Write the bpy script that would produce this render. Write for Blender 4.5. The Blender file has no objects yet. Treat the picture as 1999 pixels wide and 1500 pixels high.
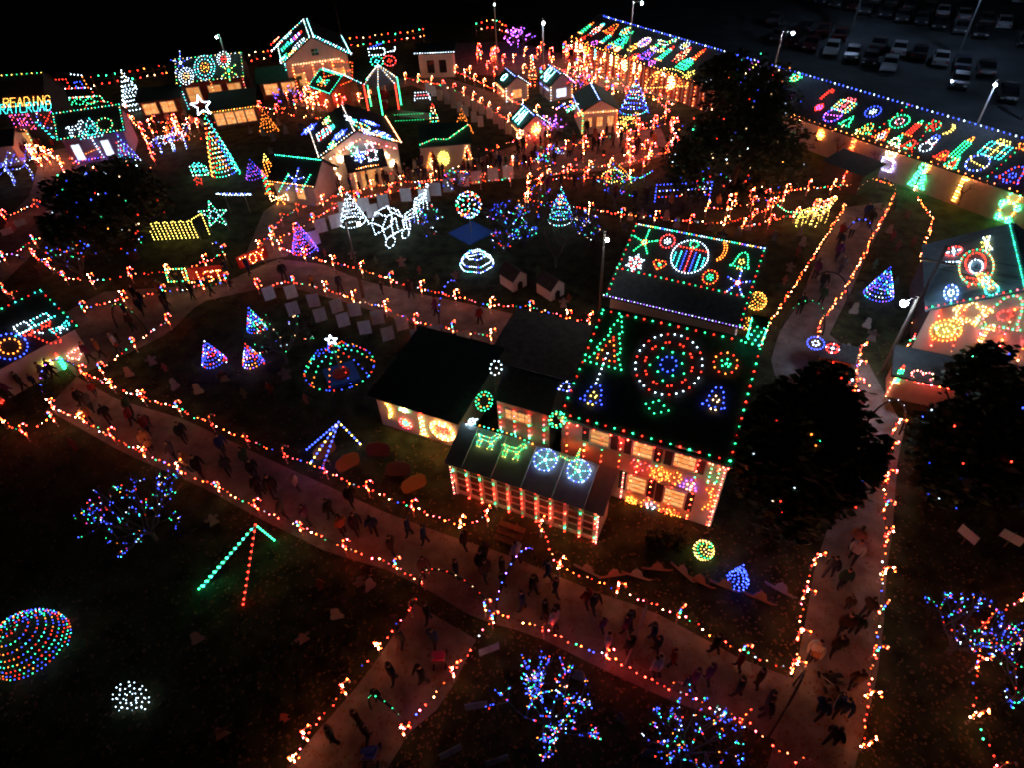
import bpy, math, random
from mathutils import Vector, Matrix
rng = random.Random(11)
V = Vector
scene = bpy.context.scene

# ---------------------------------------------------------------- camera
F, TILT, ROLL, HC = 1242.0, math.radians(43), math.radians(3.0), 26.0   # focal length in photo pixels (1999 wide)
_f = V((0, math.cos(TILT), -math.sin(TILT))); _r = V((1, 0, 0)); _u = V((0, math.sin(TILT), math.cos(TILT)))
_R = _r*math.cos(ROLL) - _u*math.sin(ROLL); _U = _u*math.cos(ROLL) + _r*math.sin(ROLL)
CAM = V((0, 0, HC))
cd = bpy.data.cameras.new('drone_camera'); cam = bpy.data.objects.new('drone_camera', cd)
scene.collection.objects.link(cam)
cam.matrix_world = Matrix((( _R.x, _U.x, -_f.x, 0), (_R.y, _U.y, -_f.y, 0), (_R.z, _U.z, -_f.z, HC), (0, 0, 0, 1)))
cd.sensor_fit = 'HORIZONTAL'; cd.angle = 2*math.atan(999.5/F); cd.clip_start = 0.5; cd.clip_end = 2000
scene.camera = cam
# ---------------------------------------------------------------- night sky, moon, exposure
w = bpy.data.worlds.new('World'); scene.world = w; w.use_nodes = True
nt = w.node_tree; bg = nt.nodes['Background']
sky = nt.nodes.new('ShaderNodeTexSky'); sky.sky_type = 'NISHITA'; sky.sun_disc = False
sky.sun_elevation = math.radians(-5); sky.sun_rotation = math.radians(60)
nt.links.new(sky.outputs[0], bg.inputs[0]); bg.inputs[1].default_value = 0.10
sd = bpy.data.lights.new('moon', 'SUN'); sd.energy = 0.004; sd.angle = math.radians(0.5); sd.color = (.75, .85, 1)
so = bpy.data.objects.new('moon', sd); so.rotation_euler = (math.radians(40), 0, math.radians(60)); scene.collection.objects.link(so)
vs = scene.view_settings; vs.view_transform = 'Standard'; vs.look = 'None'; vs.exposure = 0; vs.gamma = 1; vs.use_curve_mapping = False
scene.render.engine = 'CYCLES'
cy = scene.cycles
cy.max_bounces = 2; cy.diffuse_bounces = 1; cy.glossy_bounces = 1; cy.transmission_bounces = 2; cy.transparent_max_bounces = 4
cy.use_denoising = True; cy.use_light_tree = True; cy.sample_clamp_indirect = 2.0; cy.filter_width = 1.9
cy.use_adaptive_sampling = True; cy.adaptive_threshold = .02; cy.adaptive_min_samples = 16; cy.caustics_reflective = False; cy.caustics_refractive = False

# ---------------------------------------------------------------- measuring: photo pixel -> point at height z
def ray(x, y): return _f + _R*((x-999.5)/F) - _U*((y-750)/F)
def P(x, y, z=0.0):
    d = ray(x, y); return CAM + d*((z-HC)/d.z)
def px(p):
    v = p-CAM; k = v.dot(_f); return (999.5+F*v.dot(_R)/k, 750-F*v.dot(_U)/k) if k > .1 else (-9999, -9999)
E1 = V((.9, -.436, 0)).normalized(); E2 = V((.436, .9, 0)).normalized(); UZ = V((0, 0, 1))
ORD = ['zeroth','first','second','third','fourth','fifth','sixth','seventh','eighth','ninth','tenth','eleventh','twelfth','thirteenth','fourteenth','fifteenth','sixteenth','seventeenth','eighteenth','nineteenth','twentieth']
def ordw(i):
    if i <= 20: return ORD[i]
    t, u = divmod(i, 10); tens = {2:'twenty',3:'thirty',4:'forty',5:'fifty',6:'sixty',7:'seventy',8:'eighty',9:'ninety'}.get(t, str(t))
    return (tens[:-1]+'ieth') if u == 0 else tens+'-'+ORD[u]

# ---------------------------------------------------------------- materials
MATS = {}
def nodes_of(name):
    m = bpy.data.materials.new(name); m.use_nodes = True; MATS[name] = m
    return m, m.node_tree, m.node_tree.nodes['Principled BSDF']
def mat(name, col, rough=.8, var=.25, scale=6, metal=0, bump=0, spec=.3):
    if name in MATS: return MATS[name]
    m, nt, b = nodes_of(name)
    n = nt.nodes.new('ShaderNodeTexNoise'); n.inputs['Scale'].default_value = scale; n.inputs['Detail'].default_value = 5
    tc = nt.nodes.new('ShaderNodeTexCoord'); nt.links.new(tc.outputs['Object'], n.inputs['Vector'])
    r = nt.nodes.new('ShaderNodeValToRGB'); e = r.color_ramp.elements
    e[0].position, e[1].position = .3, .7
    e[0].color = (*[c*(1-var) for c in col], 1); e[1].color = (*[min(1, c*(1+var)) for c in col], 1)
    nt.links.new(n.outputs['Fac'], r.inputs[0]); nt.links.new(r.outputs[0], b.inputs['Base Color'])
    b.inputs['Roughness'].default_value = rough; b.inputs['Metallic'].default_value = metal; b.inputs['Specular IOR Level'].default_value = spec
    if bump:
        bp = nt.nodes.new('ShaderNodeBump'); bp.inputs['Strength'].default_value = bump
        nt.links.new(n.outputs['Fac'], bp.inputs['Height']); nt.links.new(bp.outputs[0], b.inputs['Normal'])
    return m
def objcol(name, rough=.8, spec=.3, coat=0, metal=0):      # takes the object's own colour
    m, nt, b = nodes_of(name)
    o = nt.nodes.new('ShaderNodeObjectInfo'); nt.links.new(o.outputs['Color'], b.inputs['Base Color'])
    b.inputs['Roughness'].default_value = rough; b.inputs['Specular IOR Level'].default_value = spec; b.inputs['Coat Weight'].default_value = coat; b.inputs['Metallic'].default_value = metal
    return m
def glowmat(name):                                          # light bulbs: colour and power per bulb
    m, nt, b = nodes_of(name); nt.nodes.remove(b)
    a = nt.nodes.new('ShaderNodeAttribute'); a.attribute_name = 'glow'
    e = nt.nodes.new('ShaderNodeEmission'); nt.links.new(a.outputs['Color'], e.inputs[0]); e.inputs[1].default_value = 1
    nt.links.new(e.outputs[0], nt.nodes['Material Output'].inputs[0])
    return m
def litmat(name, c1, c2, power, scale=3):                   # lit window with what stands behind it
    m, nt, b = nodes_of(name); nt.nodes.remove(b)
    n = nt.nodes.new('ShaderNodeTexNoise'); n.inputs['Scale'].default_value = scale; n.inputs['Detail'].default_value = 3
    tc = nt.nodes.new('ShaderNodeTexCoord'); nt.links.new(tc.outputs['Object'], n.inputs['Vector'])
    r = nt.nodes.new('ShaderNodeValToRGB'); e = r.color_ramp.elements; e[0].position, e[1].position = .35, .65
    e[0].color = (*c1, 1); e[1].color = (*c2, 1)
    em = nt.nodes.new('ShaderNodeEmission'); em.inputs[1].default_value = power
    nt.links.new(n.outputs['Fac'], r.inputs[0]); nt.links.new(r.outputs[0], em.inputs[0]); nt.links.new(em.outputs[0], nt.nodes['Material Output'].inputs[0])
    return m
M_BULB = glowmat('bulb_glass_lit')
M_WIRE = mat('green_wire', (.02, .03, .02), .6, .1)
M_WHITEWIRE = mat('white_frame', (.5, .5, .5), .6, .1)
M_GRASS = mat('winter_grass', (.036, .042, .018), .95, .75, 1.1, bump=.6)
M_ASPH = mat('path_asphalt', (.19, .165, .165), .8, .35, 1.3, bump=.3)
M_LOT = mat('parking_asphalt', (.07, .075, .08), .85, .35, .25, bump=.2)
M_ROOF = mat('dark_shingles', (.04, .04, .044), .8, .35, 4, bump=.3)
M_ROOF2 = mat('brown_shingles', (.24, .17, .15), .85, .3, 3, bump=.3)
M_METALROOF = mat('blue_metal_roof', (.2, .36, .44), .45, .15, 2, metal=.1)
M_GREENROOF = mat('green_roof', (.03, .085, .06), .7, .25, 3)
M_WHITE = mat('white_siding', (.66, .62, .6), .75, .1, 2)
M_PINKW = mat('pale_wall', (.5, .45, .43), .8, .12, 2)
M_REDW = mat('red_boards', (.3, .07, .05), .8, .25, 2)
M_WOOD = mat('wood_brown', (.16, .09, .05), .8, .3, 5)
M_DARKW = mat('dark_wall', (.05, .045, .045), .85, .3, 3)
M_PURW = mat('lilac_wall', (.32, .25, .48), .8, .15, 2)
M_BARK = mat('bark', (.07, .05, .038), .95, .3, 6, bump=.4)
M_LEAF = mat('dark_leaves', (.05, .068, .03), .8, .5, 1.5)
M_TRIM = mat('white_trim', (.7, .69, .67), .6, .08, 3)
M_POLE = mat('galvanised_pole', (.28, .28, .28), .5, .15, 4, metal=.3)
M_WOODPOLE = mat('tarred_pole', (.09, .07, .055), .9, .3, 4)
M_BLACK = mat('black_plastic', (.015, .015, .016), .5, .2, 4)
M_RED = mat('red_paint', (.5, .02, .02), .5, .1, 3)
M_BLUEBOARD = mat('blue_board', (.03, .12, .5), .6, .1, 3)
M_GLASS = mat('dark_window', (.015, .017, .022), .1, .1, 2, spec=.6)
M_BOARD = mat('white_sign_board', (.75, .74, .76), .7, .14, 3)
M_SKIN = mat('skin', (.42, .25, .18), .6, .1)
M_HAIR = mat('hair', (.04, .025, .018), .7, .3)
M_TROU = mat('dark_trousers', (.025, .027, .04), .85, .3)
M_COAT = objcol('coat_cloth', .85)
M_PAINT = objcol('car_paint', .3, .5, .6)
M_CUT = objcol('painted_plywood', .75)
M_RUBBER = mat('tyre_rubber', (.015, .015, .015), .9, .1)
M_LITW = litmat('warm_lit_window', (1, .2, .03), (1, .56, .2), 1.15, 5)
M_LITP = litmat('lit_porch_inside', (.9, .25, .06), (1, .5, .16), .8, 2.0)
M_LITC = litmat('cool_lit_window', (.45, .6, 1), (.9, .95, 1), 2.0, 2.0)

# ---------------------------------------------------------------- bulbs
COL = {'R': (1, .03, .015), 'G': (.03, 1, .30), 'B': (.035, .07, 1), 'W': (1, .58, .27), 'C': (.62, .82, 1), 'O': (1, .22, .028),
       'Y': (1, .72, .12), 'P': (.75, .12, .9), 'T': (.05, .85, .8), 'K': (1, .09, .12), 'V': (.3, .09, 1), 'A': (1, .25, .085), 'S': (1, .10, .015)}
class MB:
    """collects shapes and links them as one mesh object"""
    def __init__(s): s.v = []; s.f = []; s.m = []; s.c = {}
    def face(s, pts, m=0):
        i = len(s.v); s.v.extend(V(p) for p in pts); s.f.append(tuple(range(i, i+len(pts)))); s.m.append(m)
    def box(s, c, sz, ax=(V((1,0,0)), V((0,1,0)), V((0,0,1))), m=0):
        c = V(c); i = len(s.v); a, b, d = ax[0]*(sz[0]/2), ax[1]*(sz[1]/2), ax[2]*(sz[2]/2)
        for k in ((-1,-1,-1),(1,-1,-1),(1,1,-1),(-1,1,-1),(-1,-1,1),(1,-1,1),(1,1,1),(-1,1,1)): s.v.append(c+a*k[0]+b*k[1]+d*k[2])
        for q in ((0,3,2,1),(4,5,6,7),(0,1,5,4),(1,2,6,5),(2,3,7,6),(3,0,4,7)): s.f.append(tuple(i+x for x in q)); s.m.append(m)
    def tube(s, pts, r, n=4, m=0, r2=None, caps=True, stripes=None):
        pts = [V(p) for p in pts]; L = len(pts); i0 = len(s.v)
        for k, p in enumerate(pts):
            t = (pts[min(k+1, L-1)]-pts[max(k-1, 0)]); t = t.normalized() if t.length > 1e-6 else UZ
            a = t.cross(V((.31, .17, .93)) if abs(t.z) < .9 else V((1, .2, .1))).normalized(); b = t.cross(a)
            rr = r if r2 is None else r+(r2-r)*k/max(1, L-1)
            for j in range(n):
                g = 2*math.pi*j/n; s.v.append(p+a*(rr*math.cos(g))+b*(rr*math.sin(g)))
        for k in range(L-1):
            for j in range(n):
                s.f.append((i0+k*n+j, i0+k*n+(j+1) % n, i0+(k+1)*n+(j+1) % n, i0+(k+1)*n+j)); s.m.append(m if not stripes else stripes[k % len(stripes)])
        if caps:
            s.f.append(tuple(i0+j for j in range(n))[::-1]); s.m.append(m); s.f.append(tuple(i0+(L-1)*n+j for j in range(n))); s.m.append(m)
    def lathe(s, c, prof, n=8, m=0, ax=None):
        c = V(c); X, Y, Z = ax or (V((1,0,0)), V((0,1,0)), UZ); i0 = len(s.v)
        for r, z in prof:
            for j in range(n):
                g = 2*math.pi*j/n; s.v.append(c+X*(r*math.cos(g))+Y*(r*math.sin(g))+Z*z)
        for k in range(len(prof)-1):
            for j in range(n):
                s.f.append((i0+k*n+j, i0+k*n+(j+1) % n, i0+(k+1)*n+(j+1) % n, i0+(k+1)*n+j)); s.m.append(m)
        s.f.append(tuple(i0+j for j in range(n))[::-1]); s.m.append(m); k = len(prof)-1
        s.f.append(tuple(i0+k*n+j for j in range(n))); s.m.append(m)
    def slab(s, poly, n, th, m=0):                      # a plate of thickness th behind the outline poly
        a = [V(p) for p in poly]; b = [p-n*th for p in a]; L = len(a)
        s.face(a, m); s.face(b[::-1], m)
        for k in range(L): s.face((a[k], b[k], b[(k+1) % L], a[(k+1) % L]), m)
    def bulb(s, p, r, col, k=1.0):
        p = V(p); i = len(s.v); g = tuple(c*k for c in (COL[col] if isinstance(col, str) else col))
        for d in ((1,0,0),(-1,0,0),(0,1,0),(0,-1,0),(0,0,1.25),(0,0,-1.25)): s.c[len(s.v)] = g; s.v.append(p+V(d)*r)
        for q in ((0,2,4),(2,1,4),(1,3,4),(3,0,4),(2,0,5),(1,2,5),(3,1,5),(0,3,5)): s.f.append(tuple(i+x for x in q)); s.m.append(0)
    def mesh(s, name, mats, org=V((0,0,0)), smooth=False):
        me = bpy.data.meshes.new(name); me.from_pydata([p-org for p in s.v], [], s.f)
        for m in mats: me.materials.append(m)
        if len(mats) > 1: me.polygons.foreach_set('material_index', s.m)
        if s.c:
            at = me.color_attributes.new('glow', 'FLOAT_COLOR', 'POINT'); arr = []
            for i in range(len(s.v)): arr.extend((*s.c.get(i, (0, 0, 0)), 1))
            at.data.foreach_set('color', arr)
        if smooth: me.polygons.foreach_set('use_smooth', [True]*len(me.polygons))
        me.update(); return me
    def build(s, name, mats, parent=None, org=None, smooth=False):
        if org is None: org = parent.location if parent is not None else V((0,0,0))
        if not isinstance(mats, (list, tuple)): mats = [mats]
        o = bpy.data.objects.new(name, s.mesh(name, mats, V(org), smooth)); scene.collection.objects.link(o)
        if parent is not None: o.parent = parent
        else: o.location = org
        return o
LAB = {}
def tag(o, label=None, cat=None, group=None, kind=None):
    if label: LAB.setdefault(label, []).append(o); o['label'] = label
    if cat: o['category'] = cat
    if group: o['group'] = group
    if kind: o['kind'] = kind
    return o
def thing(name, label, cat, loc, group=None):
    o = bpy.data.objects.new(name, None); o.empty_display_size = .3; scene.collection.objects.link(o); o.location = V(loc)
    return tag(o, label, cat, group)
def sub(name, mb, mats, parent, root_loc, stuff=False, smooth=False):   # a part (or sub-part): verts given in world space
    o = mb.build(name, mats, parent, org=root_loc, smooth=smooth)
    if stuff: o['kind'] = 'stuff'
    return o
def copy_thing(src, loc, rz=0, label=None, cat=None, group=None, scale=1.0):
    r = src.copy(); scene.collection.objects.link(r); r.location = V(loc); r.rotation_euler = (0, 0, rz); r.scale = (scale,)*3
    if label: tag(r, label, cat, group)
    for ch in src.children:
        c = ch.copy(); scene.collection.objects.link(c); c.parent = r
        for g in ch.children:
            d = g.copy(); scene.collection.objects.link(d); d.parent = c
    return r
BR = .036        # bulb radius
KB = 12.0        # bulb power
def along(pts, step, closed=False):
    pts = [V(p) for p in pts];
    if closed: pts = pts+[pts[0]]
    out = []; carry = 0.0
    for a, b in zip(pts, pts[1:]):
        d = (b-a).length; t = carry
        while t < d-1e-6: out.append(a.lerp(b, t/d)); t += step
        carry = t-d
    if not closed and (not out or (out[-1]-pts[-1]).length > step*.4): out.append(pts[-1])
    return out
# ---------------------------------------------------------------- surfaces that carry light figures
class Surf:
    def __init__(s, o, ex, ey): s.o = V(o); s.ex = ex.normalized(); s.ey = ey.normalized(); s.n = s.ex.cross(s.ey).normalized()
    def pt(s, x, y, off=.06): return s.o+s.ex*x+s.ey*y+s.n*off
    def hit(s, x, y):
        d = ray(x, y); t = (s.o-CAM).dot(s.n)/d.dot(s.n); q = CAM+d*t-s.o
        return q.dot(s.ex), q.dot(s.ey), t*d.length
TAU = 2*math.pi
def ci(r, c, cx=0, cy=0, n=24, a0=0, a1=TAU):
    full = abs(a1-a0-TAU) < 1e-6
    return ([(cx+r*math.cos(a0+(a1-a0)*i/n), cy+r*math.sin(a0+(a1-a0)*i/n)) for i in range(n if full else n+1)], c, full)
def ln(c, *p): return (list(p), c, False)
def pg(c, *p): return (list(p), c, True)
def star(c, r=.5, q=.2, n=5): return [([((r if i % 2 == 0 else q)*math.sin(math.pi*i/n), (r if i % 2 == 0 else q)*math.cos(math.pi*i/n)) for i in range(2*n)], c, True)]
def arms(c, n=5, r=.5, r0=.06): return [ln(c, (r0*math.sin(TAU*i/n), r0*math.cos(TAU*i/n)), (r*math.sin(TAU*i/n), r*math.cos(TAU*i/n))) for i in range(n)]
def ring2(a, b): return [ci(.5, a), ci(.26, b)]
def ringdot(a, b): return [ci(.5, a), ci(.2, b), ci(.05, b, n=4)]
def bell(a, b=None):
    o = [pg(a, (-.5,-.35),(-.36,-.22),(-.3,.1),(-.18,.38),(0,.48),(.18,.38),(.3,.1),(.36,-.22),(.5,-.35))]
    return o+([ci(.13, b, 0, -.05, 10), ln(b, (-.1,-.45),(.1,-.45))] if b else [])
def tree(a, b=None, t='W'):
    o = [pg(a, (0,.5),(-.2,.2),(-.1,.2),(-.33,-.1),(-.2,-.1),(-.48,-.4),(.48,-.4),(.2,-.1),(.33,-.1),(.1,.2),(.2,.2))]
    if b: o.append(pg(b, (0,.15),(-.22,-.28),(.22,-.28)))
    return o+[ln(t, (0,-.4),(0,-.55))]
def heart(a, b=None):
    pts = [(.03*16*math.sin(t)**3, .03*(13*math.cos(t)-5*math.cos(2*t)-2*math.cos(3*t)-math.cos(4*t))) for t in [TAU*i/24 for i in range(24)]]
    return [(pts, a, True)]+([ci(.1, b, n=6)] if b else [])
def moon(a): return [(([(-.1+.5*math.cos(t), .5*math.sin(t)) for t in [-1.25+2.5*i/12 for i in range(13)]]+[(-.12+.36*math.cos(t), .45*math.sin(t)) for t in [1.2-2.4*i/10 for i in range(11)]]), a, True)]
def candle(a, f='O'): return [pg(a, (-.12,-.5),(.12,-.5),(.12,.25),(-.12,.25)), pg(f, (-.08,.3),(.08,.3),(0,.5)), ln('O', (-.25,-.5),(.25,-.5)), ln(a, (0,-.45),(0,.2))]
def cane(a): return [ln(a, (-.12,-.5),(-.12,.2),(-.08,.36),(.04,.45),(.18,.4),(.24,.22)), ln(a, (0,-.5),(0,.2),(.06,.3),(.13,.22))]
def flake(a, b=None): return arms(a, 6)+[ci(.28, b or a, n=6)]+[ln(a, (.36*math.sin(t)-.1*math.cos(t), .36*math.cos(t)+.1*math.sin(t)), (.36*math.sin(t)+.1*math.cos(t), .36*math.cos(t)-.1*math.sin(t))) for t in [TAU*i/6 for i in range(6)]]
def gift(a, b): return [pg(a, (-.45,-.4),(.45,-.4),(.45,.25),(-.45,.25)), ln(b, (0,-.4),(0,.25)), ln(b, (-.45,-.08),(.45,-.08)), ci(.12, b, -.13, .36, 8), ci(.12, b, .13, .36, 8), ln(a, (-.25,-.38),(-.25,.22)), ln(a, (.25,-.38),(.25,.22))]
def ornament(a, b, c): return [ci(.46, a, n=28), ln(b, (-.42,.18),(.42,.18)), ln(b, (-.42,-.18),(.42,-.18)), ln(c, (0,-.44),(0,.44)), ln(a, (-.25,-.36),(-.25,.36)), ln(a, (.25,-.36),(.25,.36))]
def disc(a, b): return [ci(.46, a, n=24), ci(.32, a, n=20), ci(.18, b, n=12), ci(.06, b, n=5)]
def horse(a): return [ln(a, (-.5,.05),(-.4,.12),(-.2,.08),(.12,.1),(.26,.38),(.36,.42),(.48,.26),(.34,.24),(.26,-.02),(.16,-.1),(-.3,-.1),(-.4,.1)), ln(a, (-.3,-.1),(-.36,-.3),(-.3,-.48)), ln(a, (-.2,-.1),(-.2,-.48)), ln(a, (.12,-.1),(.2,-.28),(.12,-.48)), ln(a, (.18,-.08),(.3,-.24),(.32,-.46))]
def snowman(a, b): return [ci(.26, a, 0, -.24, 14), ci(.18, a, 0, .16, 12), pg(b, (-.16,.3),(.16,.3),(.12,.5),(-.12,.5)), ln('R', (-.2,.02),(.2,.02))]
def figure(a, b): return [ci(.12, 'W', 0, .26, 8), pg(b, (-.12,.36),(.12,.36),(0,.5)), pg(a, (-.2,.12),(.2,.12),(.24,-.2),(-.24,-.2)), ln(a, (-.14,-.2),(-.14,-.48)), ln(a, (.14,-.2),(.14,-.48)), ln('W', (-.22,-.05),(.22,-.05))]
def bow(a, b): return [pg(a, (0,0),(-.48,.26),(-.48,-.2)), pg(a, (0,0),(.48,.26),(.48,-.2)), ci(.1, b, n=6), ln(b, (0,0),(-.2,-.45)), ln(b, (0,0),(.2,-.45))]
def dot(c, x, y): return ([(x, y), (x+1e-4, y)], c, False)
def wheel():
    o = [dot('R' if i % 3 == 0 else 'C', .5*math.cos(TAU*i/30), .5*math.sin(TAU*i/30)) for i in range(30)]+[ci(.5, '', n=30)]
    for i in range(10):
        t = TAU*i/10; o += [dot('R', .36*math.cos(t-.06), .36*math.sin(t-.06)), dot('R', .36*math.cos(t+.1), .36*math.sin(t+.1)), ln('', (.2*math.cos(t), .2*math.sin(t)), (.5*math.cos(t), .5*math.sin(t)))]
        o.append(dot('G', (.28 if i % 2 else .2)*math.cos(t+.3), (.28 if i % 2 else .2)*math.sin(t+.3)))
    return o+[dot('B', .12*math.cos(TAU*i/9), .12*math.sin(TAU*i/9)) for i in range(9)]
def diamond(a): return [pg(a, (0,.35),(.5,0),(0,-.35),(-.5,0))]
def bear(a, b): return [ci(.2, a, 0, .26, 12), ci(.07, b, -.17, .43, 6), ci(.07, b, .17, .43, 6), ci(.27, a, 0, -.16, 14), ci(.09, b, -.3, .0, 6), ci(.09, b, .3, .0, 6), ci(.09, b, -.2, -.42, 6), ci(.09, b, .2, -.42, 6)]
def rocking(a, b): return horse(a)+[ln(b, (-.5,-.4),(-.3,-.52),(0,-.56),(.3,-.52),(.5,-.4))]
def lollipop(a, b): return [ci(.24, a, 0, .24, 14), ci(.12, b, 0, .24, 8), ln(b, (0,0),(0,-.5))]
FONT = {'R': [[(0,0),(0,1),(.5,1),(.6,.75),(.5,.5),(0,.5)],[(.25,.5),(.6,0)]], 'E': [[(.6,0),(0,0),(0,1),(.6,1)],[(0,.5),(.45,.5)]], 'A': [[(0,0),(.3,1),(.6,0)],[(.12,.38),(.48,.38)]],
        'D': [[(0,0),(0,1),(.4,1),(.6,.7),(.6,.3),(.4,0),(0,0)]], 'I': [[(.3,0),(.3,1)]], 'N': [[(0,0),(0,1),(.6,0),(.6,1)]], 'G': [[(.6,.8),(.45,1),(.15,1),(0,.75),(0,.25),(.15,0),(.6,0),(.6,.45),(.35,.45)]],
        'L': [[(0,1),(0,0),(.6,0)]], 'O': [[(.15,0),(0,.3),(0,.7),(.15,1),(.45,1),(.6,.7),(.6,.3),(.45,0),(.15,0)]], 'H': [[(0,0),(0,1)],[(.6,0),(.6,1)],[(0,.5),(.6,.5)]], 'd': [[(.55,1),(.55,0),(.1,0),(0,.25),(.1,.5),(.55,.5)]], 'Y': [[(0,1),(.3,.5),(.6,1)],[(.3,.5),(.3,0)]], 'U': [[(0,1),(0,.1),(.2,0),(.5,0),(.6,.1),(.6,1)]], 'S': [[(.6,.9),(.3,1),(0,.8),(.1,.55),(.5,.45),(.6,.2),(.3,0),(0,.1)]], 'T': [[(0,1),(.6,1)],[(.3,1),(.3,0)]]}
def text(t, c):
    n = len(t); adv = 1/n; o = []
    for i, ch in enumerate(t):
        for st in FONT.get(ch, []): o.append(([(-.5+adv*(i+.08+x*1.25), -.5+y) for x, y in st], c, False))
    return o
CENT = []
def figure_on(surf, at, strokes, wpx, asp, name, label, group, k=1.0, step=.3, rot=0.0, r=BR, cat='light figure', wm=None, fine=False):
    """a figure bent from wire and set with bulbs, fixed to a surface at the photo pixel 'at'"""
    x, y, dist = surf.hit(*at); step = step if fine else max(step, dist*.0040); wd = wm or wpx*dist/F; hh = wd*asp; c = surf.pt(x, y, 0); CENT.append(c)
    cr, sr = math.cos(rot), math.sin(rot); o = thing(name, label, cat, c, group); wire, bl = MB(), MB()
    for pts, cols, closed in strokes:
        q = [surf.pt(x+(a*wd*cr-b*hh*sr), y+(a*wd*sr+b*hh*cr), .05) for a, b in pts]
        wire.tube(q+([q[0]] if closed else []), .012, 3)
        for i, p in enumerate(along(q, step, closed) if cols else []): bl.bulb(p+surf.n*.04, r, cols[i % len(cols)], KB*k*rng.uniform(.75, 1.25))
    sub('wire_frame', wire, M_WIRE, o, c); sub('bulbs', bl, M_BULB, o, c, stuff=True)
    return o
def light_line(pts, cols, step, label, name='string_lights', group=None, k=1.0, r=BR, sag=0.0, jit=.0):
    """one cord of bulbs through the given points"""
    pts = [V(p) for p in pts]; c = pts[0].copy(); step = max(step, (c-CAM).length*.0036); o = thing(name, label, 'light string', c, group); wire, bl = MB(), MB()
    if sag:
        q = []
        for a, b in zip(pts, pts[1:]):
            for i in range(4): t = i/4; q.append(a.lerp(b, t)-UZ*(sag*4*t*(1-t)))
        q.append(pts[-1]); pts = q
    wire.tube(pts, .012, 3)
    for i, p in enumerate(along(pts, step)):
        p = p+V((rng.uniform(-jit, jit), rng.uniform(-jit, jit), rng.uniform(-jit, jit)-.03))
        if k > 3 and rng.random() < .12: continue
        cl = cols[i % len(cols)] if len(cols) < 8 else rng.choice(cols)
        bl.bulb(p, r*rng.uniform(.85, 1.15), cl, KB*k*(rng.choice((.12, .35, .7, 1.1, 1.9)) if k > 3 else rng.uniform(.5, 1.4))*(.35 if k > 3 and cl in 'GBC' else 1))
    sub('cord', wire, M_WIRE, o, c); sub('bulbs', bl, M_BULB, o, c, stuff=True)
    return o
# ================================================================ ground, paths, parking
def sheet(name, poly, z, m):
    mb = MB(); mb.face([V((p.x, p.y, z)) for p in poly]); o = mb.build(name, m); return tag(o, kind='structure')
def strip(name, L, R, z, m):
    mb = MB(); a = [P(*p) for p in L]; b = [P(*p) for p in R]; n = max(len(a), len(b))
    def res(q):
        d = [0]
        for i in range(1, len(q)): d.append(d[-1]+(q[i]-q[i-1]).length)
        out = []
        for k in range(n*3):
            t = d[-1]*k/(n*3-1); i = 0
            while i < len(q)-2 and d[i+1] < t: i += 1
            out.append(q[i].lerp(q[i+1], min(1, (t-d[i])/max(1e-6, d[i+1]-d[i]))))
        return out
    A, B = res(a), res(b)
    for i in range(len(A)-1):
        pts = [V((p.x, p.y, z)) for p in (A[i], B[i], B[i+1], A[i+1])]
        if (pts[1]-pts[0]).cross(pts[2]-pts[0]).z < 0: pts.reverse()
        mb.face(pts)
    return tag(mb.build(name, m), kind='structure')
sheet('ground', [V((-500,-60,0)), V((500,-60,0)), V((500,700,0)), V((-500,700,0))], 0, M_GRASS)
LD = (P(1999,285,4.5)-P(1167,37,4.5)); LD.z = 0; LD.normalize(); LN = V((-LD.y, LD.x, 0))     # long stable: along, and away from the village
l0 = P(1115,75,2.8); l0.z = 0
sheet('parking_lot', [l0+LN*7-LD*90, l0+LN*7+LD*85, l0+LN*140+LD*85, l0+LN*140-LD*90], .004, M_LOT)
strip('path_lower', [(90,800),(240,885),(400,955),(500,1010),(640,1080),(760,1115),(830,1150),(930,1210),(1040,1240),(1180,1310),(1310,1370),(1430,1412),(1560,1465)],
      [(150,735),(225,780),(360,820),(540,905),(640,950),(760,1005),(890,1052),(980,1080),(1170,1160),(1265,1190),(1360,1240),(1450,1290),(1560,1330)], .008, M_ASPH)
strip('path_south', [(810,1180),(735,1290),(690,1350),(610,1440),(540,1530)], [(930,1250),(885,1340),(850,1390),(800,1430),(740,1530)], .012, M_ASPH)
strip('path_east', [(1690,800),(1640,960),(1590,1110),(1575,1200),(1555,1300),(1530,1400),(1490,1520)], [(1770,820),(1752,900),(1742,1040),(1730,1120),(1725,1220),(1712,1320),(1695,1400),(1660,1530)], .016, M_ASPH)
strip('path_stable', [(1650,405),(1600,490),(1560,590),(1520,650),(1500,720),(1580,800)], [(1745,392),(1700,480),(1660,570),(1615,660),(1690,700),(1760,830)], .020, M_ASPH)
strip('path_middle', [(150,735),(250,690),(330,650),(390,590),(500,565),(560,560),(610,572),(700,598),(800,630),(900,655),(970,675),(1140,720)],
      [(20,600),(110,620),(200,570),(330,560),(420,560),(540,505),(630,515),(700,545),(800,570),(900,590),(1000,612),(1150,655)], .024, M_ASPH)
strip('path_plaza', [(560,500),(600,450),(700,395),(850,355),(1000,350),(1100,340),(1210,330),(1310,300)], [(470,520),(520,400),(640,370),(760,335),(900,320),(1000,285),(1100,275),(1290,250)], .028, M_ASPH)
strip('path_upper', [(640,220),(700,195),(800,165),(950,225),(1010,275)], [(560,200),(680,165),(850,145),(1010,195),(1080,250)], .032, M_ASPH)
strip('path_west', [(0,560),(60,500),(130,420),(120,340),(250,290)], [(0,460),(20,420),(60,380),(80,300),(240,260)], .036, M_ASPH)
strip('path_rear', [(850,140),(1000,150),(1150,165),(1320,200)], [(870,85),(1000,80),(1120,110),(1330,175)], .040, M_ASPH)

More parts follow.
